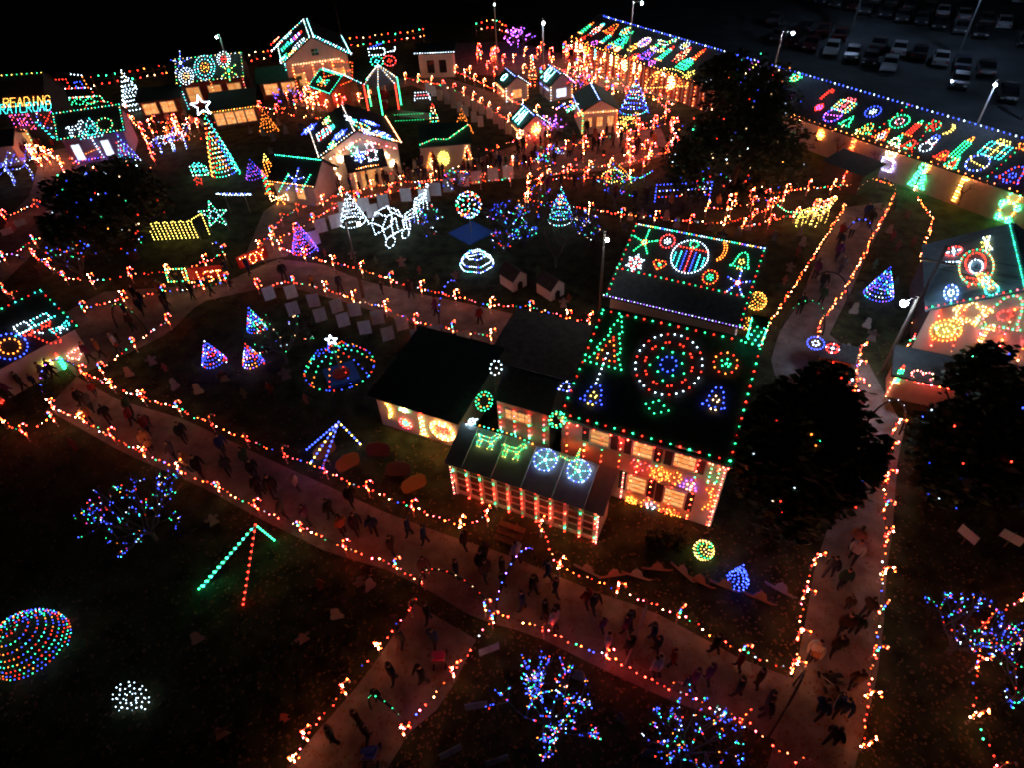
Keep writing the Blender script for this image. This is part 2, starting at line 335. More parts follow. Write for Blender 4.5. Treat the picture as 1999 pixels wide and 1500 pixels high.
# ================================================================ buildings
def window(root, s, x, y, wd, ht, lit, name='window', bars=(1, 1), fr=M_TRIM, shutters=False):
    c = root.location; mb = MB(); t = .08; ax = (s.ex, s.ey, s.n)
    for dx, dy, a, b in ((0, ht/2, wd+t, t), (0, -ht/2, wd+t, t), (-wd/2, 0, t, ht-t), (wd/2, 0, t, ht-t)): mb.box(s.pt(x+dx, y+dy, .04), (a, b, .08), ax)
    for i in range(bars[0]): mb.box(s.pt(x-wd/2+wd*(i+1)/(bars[0]+1), y, .035), (.03, ht-t, .03), ax)
    for i in range(bars[1]): mb.box(s.pt(x, y-ht/2+ht*(i+1)/(bars[1]+1), .03), (wd-t, .03, .025), ax)
    o = sub(name, mb, fr, root, c)
    p = MB(); p.face([s.pt(x-wd/2, y-ht/2, .012), s.pt(x+wd/2, y-ht/2, .012), s.pt(x+wd/2, y+ht/2, .012), s.pt(x-wd/2, y+ht/2, .012)])
    q = sub('pane', p, lit, o, c)
    if shutters:
        for sg in (-1, 1):
            m2 = MB(); m2.box(s.pt(x+sg*(wd*.5+.22), y, .025), (.34, ht+.1, .05), ax); sub('shutter', m2, M_DARKW, root, c)
    return o
def house(name, label, o, ex, w, d, h, ridge, style, wm=M_WHITE, rm=M_ROOF, over=.35, cat='house', ridge_at=None, th=.12, group=None):
    o = V(o); o.z = 0; ex = V(ex).normalized(); ey = UZ.cross(ex); root = thing(name, label, cat, o, group); T = .15; S = {}
    A, B, Cc, D = o, o+ex*w, o+ex*w+ey*d, o+ey*d; up = lambda p, z: V((p.x, p.y, z))
    ra = d/2 if ridge_at is None else ridge_at
    if style == 'x': zf, zb = h, h; side = lambda p0: [p0, p0+ey*(d-2*T), up(p0+ey*(d-2*T), h), up(p0+ey*(ra-T), ridge-.02), up(p0, h)]
    elif style == 'shed': zf, zb = h, ridge; side = lambda p0: [p0, p0+ey*(d-2*T), up(p0+ey*(d-2*T), ridge), up(p0, h)]
    else: zf, zb = h, h; side = lambda p0: [p0, p0+ey*(d-2*T), up(p0+ey*(d-2*T), h), up(p0, h)]
    def wall(poly, n):
        mb = MB(); mb.slab(poly, n, T); return sub('wall', mb, wm, root, o)
    if style == 'y':
        wall([A, B, up(B, h), up((A+B)/2, ridge-.02), up(A, h)], -ey); wall([Cc, D, up(D, h), up((Cc+D)/2, ridge-.02), up(Cc, h)], ey)
    else:
        wall([A, B, up(B, zf), up(A, zf)], -ey); wall([Cc, D, up(D, zb), up(Cc, zb)], ey)
    wall(side(A+ey*T)[::-1], -ex); wall(side(B+ey*T), ex)
    S['front'] = Surf(A, ex, UZ); S['left'] = Surf(D, -ey, UZ); S['right'] = Surf(B, ey, UZ); S['root'] = root
    def slope(p, a, b, la, lb, key):
        s = Surf(p, a, b); mb = MB(); q = [s.pt(0, 0, th), s.pt(la, 0, th), s.pt(la, lb, th), s.pt(0, lb, th)]
        mb.slab(q, s.n, th-.005); sub('roof', mb, rm, root, o); s.o = s.o+s.n*th; s.w, s.h = la, lb; S[key] = s
    if style == 'x':
        b = (ey*ra+UZ*(ridge-h)); e = b.normalized()*over; slope(up(A, h)-e-ex*over, ex, b, w+2*over, b.length+over, 'roof')
        b = (-ey*(d-ra)+UZ*(ridge-h)); e = b.normalized()*over; slope(up(Cc, h)-e+ex*over, -ex, b, w+2*over, b.length+over, 'roof2')
    elif style == 'y':
        b = ex*(w/2)+UZ*(ridge-h); e = b.normalized()*over; slope(up(D, h)-e+ey*over, -ey, b, d+2*over, b.length+over, 'roof')
        b = -ex*(w/2)+UZ*(ridge-h); e = b.normalized()*over; slope(up(B, h)-e-ey*over, ey, b, d+2*over, b.length+over, 'roof2')
    else:
        b = ey*d+UZ*((ridge if style == 'shed' else h)-h); e = b.normalized()*over; slope(up(A, h)-e-ex*over, ex, b, w+2*over, b.length+2*over, 'roof')
    return S
def edge(s, a, b, off=.08): return [s.pt(s.w*a[0], s.h*a[1], off), s.pt(s.w*b[0], s.h*b[1], off)]
def outline(s, cols, step, where, k=1.0, sides='blrt', group='roof edge light strings', r=BR):
    nm = {'b': ((.02,.03),(.98,.03),'eave'), 't': ((.02,.97),(.98,.97),'ridge'), 'l': ((.02,.03),(.02,.97),'rake edge beyond the eave corner'), 'r': ((.98,.03),(.98,.97),'rake edge')}
    for q in sides:
        a, b, wd = nm[q]; wd = {'b': 'lower edge', 't': 'ridge', 'l': 'left rake', 'r': 'right rake'}[q]
        light_line(edge(s, a, b), cols, step, 'light string along the %s of the %s' % (wd, where), group=group, k=k, r=r)

# ---- farmhouse
FR0 = P(1387,1030); fw = 7.6
FH = house('farmhouse', 'two storey farmhouse with big light wheel on its dark roof', FR0-E1*fw, E1, fw, 7.6, 4.72, 6.75, 'x', M_PINKW, M_ROOF, ridge_at=6.0, over=.16)
s = FH['front']
for (x, y, a, b) in ((1172,852,.95,1.15),(1256,876,.95,1.2),(1338,897,1.0,1.25),(1243,946,.95,1.2),(1316,972,1.0,1.2)):
    u, v, _ = s.hit(x, y); window(FH['root'], s, u, v, a, b, M_LITW if y != 852 else M_LITP, shutters=True, bars=(0, 3))
# chimney with green lights, ridge end
g = FH['roof']; u, v, _ = g.hit(1472, 668); cpt = g.pt(u, v, 0); mb = MB(); mb.box(cpt+UZ*.45, (.6, .6, 1.5), (E1, E2, UZ)); mb.box(cpt+UZ*1.22, (.74, .74, .12), (E1, E2, UZ)); gt = MB(); gt.tube([g.pt(.02, -.03, -.06), g.pt(g.w-.02, -.03, -.06)], .07, 6); sub('gutter', gt, M_TRIM, FH['root'], FH['root'].location)
sub('chimney', mb, M_GREENROOF, FH['root'], FH['root'].location)
light_line([cpt+UZ*(.2+.25*(i//4))+[-E1-E2, E1-E2, E1+E2, E2-E1][i % 4]*.36 for i in range(21)], 'GGT', .3, 'green bulbs wound round the farmhouse chimney', k=1.3)
# ---- glazed porch
gl = P(890,962); gr = P(1165,1058); gx = (gr-gl); gw = gx.length; gx.normalize()
GP = house('glazed_porch', 'glazed porch with red lit posts in front of the farmhouse', gl, gx, gw, 1.6, 2.5, 3.15, 'shed', M_PINKW, mat('porch_panels', (.45, .5, .52), .5, .12, 3), over=.25, th=.06)
for i in range(5):
    r_ = GP['roof']; mb = MB(); mb.tube([r_.pt(r_.w*(i+.6)/5.2, .05, .02), r_.pt(r_.w*(i+.6)/5.2, r_.h-.05, .02)], .035, 4); sub('roof_seam', mb, M_TRIM, GP['root'], GP['root'].location)
s = GP['front']; npo = 10
for i in range(npo+1):
    x = .12+(gw-.24)*i/npo; mb = MB(); mb.box(s.pt(x, 1.28, .05), (.14, 2.5, .1), (s.ex, s.ey, s.n)); sub('post', mb, M_TRIM, GP['root'], gl)
    if i < npo:
        x2 = x+(gw-.24)/npo/2; mb = MB(); w1 = (gw-.24)/npo-.16
        for yy in (.3, .82, 1.34, 1.86, 2.36): mb.box(s.pt(x2, yy, .03), (w1, .05, .05), (s.ex, s.ey, s.n))
        for xx in (-w1/2+.02, w1/2-.02): mb.box(s.pt(x2+xx, 1.33, .031), (.05, 2.1, .056), (s.ex, s.ey, s.n))
        o = sub('window', mb, M_TRIM, GP['root'], gl); p = MB(); p.face([s.pt(x2-w1/2, .3, .008), s.pt(x2+w1/2, .3, .008), s.pt(x2+w1/2, 2.35, .008), s.pt(x2-w1/2, 2.35, .008)])
        sub('pane', p, mat('porch_glass', (.10, .07, .05), .25, .4, 1.2), o, gl)
# steps in front
st = thing('porch_steps', 'low wooden steps at the end of the glazed porch', 'steps', P(1000,1040))
for i in range(3):
    mb = MB(); mb.box(P(1000,1040)-E2*(.3*i)+UZ*(.4-.14*i), (1.3, .3, .08), (E1, E2, UZ)); mb.box(P(1000,1040)-E2*(.3*i+.0)+UZ*(.18-.07*i), (1.1, .06, .36-.14*i), (E1, E2, UZ)); sub('step', mb, M_WOOD, st, st.location)
# ---- back house behind farmhouse
br = P(1447,640,2.5); bl = P(1180,577,2.5); br.z = bl.z = 0; bx = (br-bl).normalized(); by = UZ.cross(bx)
BH = house('cottage', 'cottage with round light drum on its roof behind the farmhouse', bl+by*.35+bx*.3, bx, (br-bl).length-.6, 7.0, 2.5, 4.65, 'x', M_WHITE, M_ROOF, ridge_at=5.4)
# ---- sheds left of the farmhouse
sl = P(747,829); sr = P(886,874); sx = (sr-sl).normalized()
SH = house('garden_shed', 'low dark roofed shed with light figures on its pale wall', sl, sx, (sr-sl).length+.4, 5.2, 2.35, 2.9, 'shed', M_WHITE, M_ROOF, over=.3, cat='shed')
mo = P(968,842,1.2); mo.z = 0
MH = house('kitchen_wing', 'small wing with lit window between shed and farmhouse', mo+E2*.35, E1, 2.9, 2.6, 3.2, 4.4, 'x', M_PINKW, M_ROOF, over=.06, cat='house')
u, v, _ = MH['front'].hit(1012, 814); window(MH['root'], MH['front'], u, v, 1.5, .75, M_LITW, bars=(3, 1))
ga = P(952,700,2.9); gb = P(1118,735,2.9); ga.z = gb.z = 0
GA = house('garage', 'flat brown roofed garage behind the kitchen wing', ga, E1, (gb-ga).length, 4.4, 2.75, 3.1, 'shed', M_PINKW, M_ROOF2, over=.2, cat='garage')
# ---- barn
BA = house('barn', 'blue metal roofed barn with lit pale gable end', V((24.6,29.3,0)), E1, 7.8, 7.2, 3.0, 5.3, 'y', M_DARKW, M_METALROOF, over=.25, cat='barn')
s = BA['front']; mb = MB(); mb.slab([s.pt(.05, .05, .03), s.pt(7.75, .05, .03), s.pt(7.75, 2.98, .03), s.pt(3.9, 5.2, .03), s.pt(.05, 2.98, .03)], s.n, .025); sub('gable_panel', mb, M_WHITE, BA['root'], BA['root'].location)
for i in range(12):
    r_ = BA['roof']; mb = MB(); x = r_.w*(i+.5)/12; mb.tube([r_.pt(x, .02, .012), r_.pt(x, r_.h-.02, .012)], .022, 3); sub('roof_seam', mb, M_METALROOF, BA['root'], BA['root'].location)
po = P(1728,775); pr = P(1830,778)
BP = house('barn_porch', 'low dark roofed booth with a lit heart in front of the barn', po, E1, 3.2, 1.7, 1.8, 2.1, 'shed', M_WHITE, M_ROOF, over=.3, cat='booth')
AH = house('arch_hut', 'small hut with blue light ring beside the stable walkway foot', P(1592,722), E1, 1.7, 1.3, 1.2, 1.75, 'x', M_WOOD, M_ROOF, over=.15, cat='hut', th=.05)
# ---- long stable
le = P(1999,380,2.8); le.z = 0; lf = l0+LN*.4
LB = house('long_stable', 'very long low building covered in roof light figures beside the parking lot', lf, LD, 57.0, 9.0, 2.75, 4.6, 'x', M_PINKW, M_ROOF, over=.5, cat='building')
s = LB['front']; nst = 46
for i in range(nst):                       # red boards on the far half
    x = .3+i*.62; mb = MB(); mb.box(s.pt(x, 1.33, .03), (.3, 2.6, .05), (s.ex, s.ey, s.n)); sub('board', mb, M_REDW, LB['root'], lf)
for i, x in enumerate((31, 34.5, 38.6, 42.4, 46.2, 50)):   # painted bare trees
    mb = MB()
    def limb(x0, y0, a, L, w_, lv):
        x1, y1 = x0+math.sin(a)*L, min(2.5, y0+math.cos(a)*L); d = V((x1-x0, y1-y0, 0)); n = V((-d.y, d.x, 0)).normalized()*w_
        mb.slab([s.pt(x0-n.x, y0-n.y, .02), s.pt(x1-n.x*.6, y1-n.y*.6, .02), s.pt(x1+n.x*.6, y1+n.y*.6, .02), s.pt(x0+n.x, y0+n.y, .02)], s.n, .015)
        if lv:
            for q in (-.75, -.15, .6): limb(x1, y1, a+q+rng.uniform(-.2, .2), L*.68, w_*.55, lv-1)
    limb(x, .1, rng.uniform(-.1, .1), .95, .09, 2); sub('tree_mural', mb, M_WOOD, LB['root'], lf)
# ---- small barn sheds under the big tree
house('open_shed', 'dark flat roofed shed under the long building wall', P(1600,352), LD, 3.6, 2.4, 1.7, 2.0, 'shed', M_DARKW, M_DARKW, over=.2, cat='shed')
# ---- upper village
eA = V((.985,.17,0)).normalized(); eB = V((.95,.31,0)).normalized(); eC = V((.96,.28,0)).normalized()
hl = P(345,162,3); hl.z = 0
LH = house('toy_shop', 'open fronted house with star and snowflake roof lights at upper left', hl+UZ.cross(eA)*.3+eA*.2, eA, 7.0, 5.5, 3.0, 4.7, 'x', M_REDW, M_ROOF)
s = LH['front']
for x in (1.2, 3.6, 5.8): window(LH['root'], s, x, 1.5, 1.5, 1.7, M_LITP)
mb = MB(); q = P(362,200,2.1)
AW = house('long_booth', 'low booth with a glowing long front below the toy shop', P(424,254), (P(508,242)-P(424,254)), (P(508,242)-P(424,254)).length, 4.5, 2.1, 2.4, 'shed', M_WOOD, M_DARKW, over=.25, cat='booth')
for i in range(4): window(AW['root'], AW['front'], .7+i*(((P(508,242)-P(424,254)).length-.3)/4), 1.1, 1.0, 1.3, M_LITW)
OB = house('ticket_booth', 'small booth glowing orange beside the white light tower', P(286,238), P(346,230)-P(286,238), 4.2, 3, 2.2, 2.5, 'shed', M_WOOD, M_DARKW, cat='booth')
for x in (1.0, 2.9): window(OB['root'], OB['front'], x, 1.35, 1.5, 1.2, M_LITW)
GB = house('snack_booth', 'green roofed booth with warm lit counter left of the tall gable house', P(516,196), P(570,190)-P(516,196), 4.6, 4, 2.1, 3.0, 'x', M_WOOD, M_GREENROOF, cat='booth')
for x in (1.2, 3.2): window(GB['root'], GB['front'], x, 1.2, 1.6, 1.2, M_LITW)
tl = P(551,122,4); tl.z = 0
TH = house('gable_house', 'tall gable house outlined in white and teal lights at the rear', tl+UZ.cross(eC)*.3+eC*.3, eC, 7.2, 8.0, 4.0, 6.2, 'y', M_WHITE, M_ROOF, over=.5)
for x in (1.3, 3.6, 5.9): window(TH['root'], TH['front'], x, 1.6, 1.4, 2.0, M_LITP)
window(TH['root'], TH['front'], 3.6, 4.6, .9, .8, M_GLASS)
cl = P(625,305,3); cl.z = 0
CH = house('chapel_house', 'white gabled house with crowd before its arched porch', cl+UZ.cross(eB)*.3+eB*.2, eB, 6.8, 6.6, 2.95, 4.6, 'y', M_WHITE, M_ROOF, over=.4)
PO = house('entrance_porch', 'small gabled porch with bear light figure before the chapel house', CH['root'].location+eB*2.0-UZ.cross(eB)*1.9, eB, 3.0, 1.8, 2.0, 2.9, 'x', M_WHITE, M_ROOF, over=.3, cat='porch')
window(PO['root'], PO['front'], 1.5, .95, 1.5, 1.6, M_LITP, name='doorway')
SM = house('star_cottage', 'small cottage with blue star on its roof beside the candle figures', P(545,393), P(612,402)-P(545,393), 4.0, 3.6, 2.1, 3.5, 'x', M_PINKW, M_ROOF)
window(SM['root'], SM['front'], 2.6, 1.1, .9, 1.1, M_LITW)
FB = house('flat_shed', 'low green roofed white shed with garland right of the chapel house', P(826,332), P(922,324)-P(826,332), (P(922,324)-P(826,332)).length, 4.2, 2.2, 2.5, 'shed', M_WHITE, M_GREENROOF, cat='shed', over=.15)
WS = house('white_shed', 'white shed with cool light bar beyond the red suited figure booth', P(822,152), P(872,150)-P(822,152), 4.2, 3, 2.8, 3.0, 'shed', M_WHITE, M_ROOF, cat='shed')
for x in (1.4, 2.9): window(WS['root'], WS['front'], x, 1.3, 1.0, 1.6, M_GLASS, name='doorway', bars=(0, 0))
RD = house('letter_cottage', 'small cottage with letters Rd on its roof', P(1074,198), eB, 2.7, 3.2, 1.7, 2.8, 'y', M_WHITE, M_GREENROOF, over=.2)
window(RD['root'], RD['front'], 1.35, .8, 1.3, 1.0, M_LITC)
OC = house('letter_hut', 'small hut with white oval on its roof beside the letter cottage', P(988,200), eB, 2.7, 3.0, 1.6, 2.6, 'y', M_WHITE, M_GREENROOF, over=.2)
window(OC['root'], OC['front'], 1.35, .8, 1.2, 1.0, M_LITW)
HA = house('wreath_cottage', 'small cottage with lit wreath on its gable', P(1020,285), eB, 2.8, 3.0, 1.7, 2.8, 'y', M_PINKW, M_GREENROOF, over=.2)
BC = house('candle_cottage', 'larger cottage with pale side wall and row of lit windows', P(1135,262), V((.98,.05,0)), 3.6, 4.6, 2.3, 3.3, 'y', M_WHITE, M_GREENROOF, over=.25)
for x in (.7, 1.8, 2.9): window(BC['root'], BC['front'], x, 1.2, .7, 1.0, M_LITW)
RH = house('railroad_house', 'house with READING RAILROAD in lights across its roof', P(8,292), P(112,284)-P(8,292), 6.3, 5, 4.3, 6.6, 'x', M_DARKW, M_ROOF, over=.2)
mb = MB(); s = RH['front']; mb.box(s.pt(2.2, 2.2, .6), (3.6, .1, 1.2), (s.ex, s.ey, s.n)); sub('awning', mb, M_WOOD, RH['root'], RH['root'].location)
window(RH['root'], s, 2.2, 1.1, 2.4, 1.6, M_LITP, name='doorway')
PH = house('purple_house', 'lilac lit house with reindeer light figures on its roof', P(146,322), P(236,308)-P(146,322), 5.6, 4.5, 2.8, 4.4, 'x', M_PURW, M_ROOF)
for x in (.9, 3.6): window(PH['root'], PH['front'], x, 1.2, .8, 1.6, M_LITC)
FL_ = house('kiosk', 'pale kiosk at the edge beyond the railroad house', P(-30,330), eA, 3.6, 3, 2.2, 3.0, 'x', M_WHITE, M_ROOF, cat='kiosk')
# ---- lower left building
ll = P(-40,812,0); lr = P(176,690,0); lx = (lr-ll).normalized()
LL = house('craft_house', 'house with blue light ring on its roof at lower left', ll, lx, (lr-ll).length, 5.6, 2.3, 3.9, 'x', M_WHITE, M_ROOF, over=.3)
# ---- play houses
for i, (x, y, lab) in enumerate(((1002,570,'white play house with dark roof left of its twin'), (1075,588,'white play house with dark roof nearest the middle walkway'))):
    H = house('play_house', lab, P(x, y), V((.80,.6,0)), 1.25, 1.5, .95, 1.5, 'y', M_WHITE, M_ROOF, over=.12, cat='play house', group='white play houses on the middle lawn', th=.05)
    s = H['front']; mb = MB(); mb.slab([s.pt(.4, .02, .02), s.pt(.85, .02, .02), s.pt(.85, .5, .02), s.pt(.62, .68, .02), s.pt(.4, .5, .02)], s.n, .015); sub('doorway', mb, M_BLACK, H['root'], H['root'].location)
    window(H['root'], H['right'], .75, .5, .4, .35, M_GLASS)
# ---- shallow dark island with ring fence round the blue tree
ic = P(1225,212); mb = MB(); mb.face([ic+V((5.2*math.cos(TAU*i/32), 5.2*math.sin(TAU*i/32), .044)) for i in range(32)]); tag(mb.build('lawn_island', M_GRASS), kind='structure')
# ================================================================ light figures on roofs and walls
G1 = 'light figures on the farmhouse roof'; r_ = FH['roof']
def fig(s, at, st, w, a, nm, lab, grp, **k): return figure_on(s, at, st, w, a, nm, lab, grp, **k)
fig(r_, (1194,670), [pg('G', (0,.5),(-.2,.18),(-.1,.18),(-.34,-.14),(-.22,-.14),(-.5,-.42),(.5,-.42),(.22,-.14),(.34,-.14),(.1,.18),(.2,.18)), pg('RO', (0,.1),(-.26,-.32),(.26,-.32)), ln('C', (0,-.2),(0,-.75))], 72, 1.75, 'light_tree', 'green light tree with white trunk on the farmhouse roof', G1, step=.3, r=.037)
fig(r_, (1305,712), wheel(), 122, 1.12, 'wheel_light', 'big white and red light wheel with blue centre on the farmhouse roof', G1, step=.33, r=.037)
fig(r_, (1416,710), [ci(.5, 'RO'), ci(.2, 'G', n=10), ci(.06, 'G', n=4)], 42, 1.1, 'light_ring', 'red light ring with green centre at the farmhouse roof edge', G1, step=.3)
fig(r_, (1160,772), bell('B', 'Y'), 44, 1.15, 'light_bell', 'blue light bell with yellow inside below the green light tree', G1, step=.27)
fig(r_, (1398,780), bell('B', 'W'), 42, 1.3, 'light_bell', 'blue light bell below the red ring on the farmhouse roof', G1, step=.27)
fig(r_, (1104,757), bell('BC'), 24, 1.1, 'light_bell', 'small blue light bell at the farmhouse roof corner by the wing', G1, step=.2)
fig(r_, (1282,798), diamond('G'), 46, .9, 'light_diamond', 'green light diamond below the big light wheel', G1, step=.33)
outline(r_, 'GR', .42, 'farmhouse roof', k=1.2, r=.038)
fig(MH['roof'], (969,718), [ci(.5, 'C', n=12), ci(.06, 'C', n=3)], 24, 1.2, 'light_ring', 'white and blue light ring on the kitchen wing roof', 'rings on the wing', step=.24)
fig(MH['roof'], (946,785), [ci(.5, 'G'), ci(.34, 'GO')], 34, 1.1, 'light_wreath', 'green light wreath beside the shed and the kitchen wing window', 'green light wreaths beside the lit window', step=.2)
fig(FH['roof'], (1088,822), [ci(.5, 'G'), ci(.36, 'GY')], 32, 1.1, 'light_wreath', 'green light wreath between kitchen wing and farmhouse eave', 'green light wreaths beside the lit window', step=.2)
s = FH['front']; G2 = 'light figures on the farmhouse front'
for at, st, w, a, nm, lab, kk in (((1251,908), heart('KR'), 38, .9, 'light_heart', 'red light heart between the farmhouse windows', 1.2), ((1290,925), flake('OS', 'O'), 42, 1.0, 'light_snowflake', 'orange light snowflake on the farmhouse front', 1.3),
        ((1320,932), moon('O'), 26, 1.5, 'light_moon', 'small orange light moon on the farmhouse front', 1.3), ((1347,945), bell('V', 'W'), 32, 1.0, 'light_bell', 'violet light bell on the farmhouse front', 1.2),
        ((1374,972), moon('OSO'), 54, 1.2, 'light_moon', 'large orange light moon at the farmhouse corner', 1.7), ((1233,976), flake('O'), 22, 1.0, 'light_snowflake', 'small white light snowflake below the farmhouse window', 1.2),
        ((1270,987), [ci(.5, 'O'), ci(.22, 'C', n=10)], 36, 1.0, 'light_ring', 'orange light ring with white blue centre on the farmhouse front', 1.3), ((1310,1002), disc('OR', 'O'), 38, .9, 'light_disc', 'orange and red light disc low on the farmhouse front', 1.3),
        ((1395,925), [pg('GW', (-.3,-.5),(.3,-.5),(.3,.5),(-.3,.5)), ln('W', (-.5,.5),(0,.7),(.5,.5))], 24, 2.2, 'light_lantern', 'green light lantern frame at the farmhouse corner', .9)):
    fig(s, at, st, w, a, nm, lab, G2, step=.28, k=kk*.8)
for i in range(9):
    u = .35+i*.86; light_line([s.pt(u, 4.3, .22), s.pt(u, 2.6, .22)], 'RRGS', .42, 'hanging red and green light string on the farmhouse upper wall', group='hanging strings on the farmhouse', k=6)
for i in range(5): light_line([s.pt(3.6+i*.95, 2.4, .3), s.pt(3.6+i*.95, .5, .3)], 'RSR', .42, 'hanging red light string on the farmhouse lower wall', group='hanging strings on the farmhouse', k=6)
light_line([s.pt(0, 4.5, .12), s.pt(7.6, 4.5, .12)], 'R', .4, 'red light string under the farmhouse eave', k=6); light_line([s.pt(7.5, 4.4, .14), s.pt(7.5, .3, .14)], 'KW', .2, 'pink light string down the farmhouse corner', k=.9)
light_line([s.pt(3.2, 2.2, .14), s.pt(3.2, .3, .14)], 'WK', .18, 'warm light string down the porch end of the farmhouse', k=.9)
# glazed porch: lights on the posts, coach and horses on the roof
s = GP['front']
for i in range(npo+1):
    x = .12+(gw-.24)*i/npo; light_line([s.pt(x, 2.35, .16), s.pt(x, .15, .16)], 'RGRR', .38, 'red and green light string on a glazed porch post', group='light strings on the porch posts', k=4.5)
light_line([s.pt(gw, 2.4, .16), s.pt(gw, .1, .16)], 'KW', .2, 'dense red light string at the glazed porch corner'); light_line([s.pt(0, 2.4, .16), s.pt(0, .1, .16)], 'KW', .2, 'dense warm light string at the far porch corner')
r_ = GP['roof']; G3 = 'coach and horses of light on the porch roof'
fig(r_, (953,860), horse('GYT'), 50, .8, 'light_horse', 'green and yellow light horse leading on the porch roof', G3, step=.1, k=1.0, r=.02, fine=True)
fig(r_, (1003,880), horse('GYG'), 50, .8, 'light_horse', 'green and yellow light horse second in line on the porch roof', G3, step=.1, k=1.0, r=.02, fine=True)
light_line([r_.pt(*r_.hit(920,828)[:2], .1), r_.pt(*r_.hit(1000,850)[:2], .1), r_.pt(*r_.hit(1040,868)[:2], .1)], 'GTO', .24, 'green light rein arching over the porch roof horses', group=G3)
fig(r_, (1065,900), [ci(.48, 'CB', n=20)]+arms('CT', 5), 46, 1.0, 'wheel_light', 'white and blue light coach wheel beside the porch horses', G3, step=.12, k=1.2, r=.021, fine=True)
fig(r_, (1130,922), [ci(.48, 'CB', n=20)]+arms('CT', 5), 46, 1.0, 'wheel_light', 'white and blue light coach wheel nearest the farmhouse', G3, step=.12, k=1.2, r=.021, fine=True)
fig(r_, (1105,900), [ln('YG', (-.5,-.2),(-.2,.1),(.1,0),(.3,.1),(.35,.7),(.45,-.4))], 55, .8, 'light_coach_canopy', 'yellow and green light coach top above the porch wheels', G3, step=.12, r=.021, fine=True)
fig(r_, (922,826), [ci(.4, 'C', n=8), ln('C', (-.5,-.5),(.5,.5))], 16, 1, 'light_star', 'white light star at the porch roof corner by the shed', G3, step=.1, k=1.5)
s = MH['front']
for i in range(4): light_line([s.pt(.2+i*.82, 2.9, .15), s.pt(.2+i*.82, 1.2, .15)], 'RKG', .38, 'red light string hanging on the kitchen wing front', group='hanging strings on the wing', k=3)
# shed wall
s = SH['front']; G4 = 'light figures on the shed wall'
for at, st, w, a, nm, lab, kk in (((757,800), moon('OY'), 26, 1.6, 'light_moon', 'orange light moon on the shed wall', 1.8), ((789,795), bell('GW', 'W'), 20, 1.3, 'light_bell', 'green and white light bell on the shed wall', 1.4),
        ((793,826), [ci(.5, 'RK'), ci(.2, 'G', n=10)], 26, 1.0, 'light_ring', 'red light ring with green centre on the shed wall', 1.2), ((825,825), candle('GR', 'R'), 34, 2.0, 'light_candle', 'green light candle with red flame on the shed wall', 1.2),
        ((865,841), [ci(.5, 'OW', n=26), ci(.42, 'YO', n=24), ci(.14, 'R', -.2, 0, 6), ci(.14, 'R', .2, 0, 6), ln('W', (-.1,-.3),(.1,-.3)), ln('W', (-.1,.3),(.1,.3))], 52, .95, 'light_wreath', 'large orange light wreath on the shed wall', 1.7)):
    fig(s, at, st, w, a, nm, lab, G4, step=.17, k=kk*1.5)
# cottage roof
r_ = BH['roof']; G5 = 'light figures on the cottage roof'
for at, st, w, a, nm, lab in (((1258,474), arms('G')+[ci(.1, 'O', n=6)], 46, 1.3, 'light_star', 'green light star with orange centre on the cottage roof'), ((1303,472), ringdot('KR', 'C'), 26, 1.2, 'light_ring', 'red light ring with blue centre on the cottage roof'),
        ((1346,502), [ci(.5, 'C', n=30), ln('R', (-.42,.24),(.42,.24)), ln('KR', (0,-.45),(0,.3)), ln('T', (-.26,-.35),(-.26,.1)), ln('T', (.26,-.35),(.26,.1)), ln('B', (-.13,-.4),(-.13,.15)), ln('B', (.13,-.4),(.13,.15)), ln('T', (-.4,-.2),(-.4,.05)), ln('T', (.4,-.2),(.4,.05)), ci(.12, 'G', 0, .38, 6)], 66, 1.15, 'light_drum', 'big round white and teal light drum on the cottage roof'),
        ((1405,490), moon('O'), 30, 1.6, 'light_moon', 'orange light moon on the cottage roof'), ((1448,510), bell('G', 'Y'), 34, 1.2, 'light_bell', 'green light bell with yellow inside on the cottage roof'),
        ((1240,514), flake('C', 'R'), 32, 1.2, 'light_snowflake', 'white and blue light snowflake on the cottage roof'), ((1287,517), heart('RO', 'G'), 24, 1.1, 'light_heart', 'small red light heart on the cottage roof'),
        ((1386,542), ringdot('RO', 'G'), 26, 1.2, 'light_ring', 'red light ring with green centre on the cottage roof'), ((1440,553), arms('CB')+[ci(.1, 'R', n=6)], 44, 1.3, 'light_star', 'white and blue light star on the cottage roof')):
    fig(r_, at, st, w, a, nm, lab, G5, step=.2, k=1.1)
outline(r_, 'GR', .4, 'cottage roof', sides='lr', k=1.1, r=.037); light_line(edge(r_, (.02,.97), (.98,.97)), 'TGCBOYTPC', .14, 'dense many coloured light string along the ridge of the cottage')
a, b = r_.hit(1205,523), r_.hit(1452,579); light_line([r_.pt(*a[:2], .1), r_.pt(*b[:2], .1)], 'GR', .36, 'green and red light string across the middle of the cottage roof', r=.037)
light_line(edge(r_, (.0,.01), (1,.01)), 'CV', .2, 'white light string along the low eave of the cottage', k=.8, r=.03)
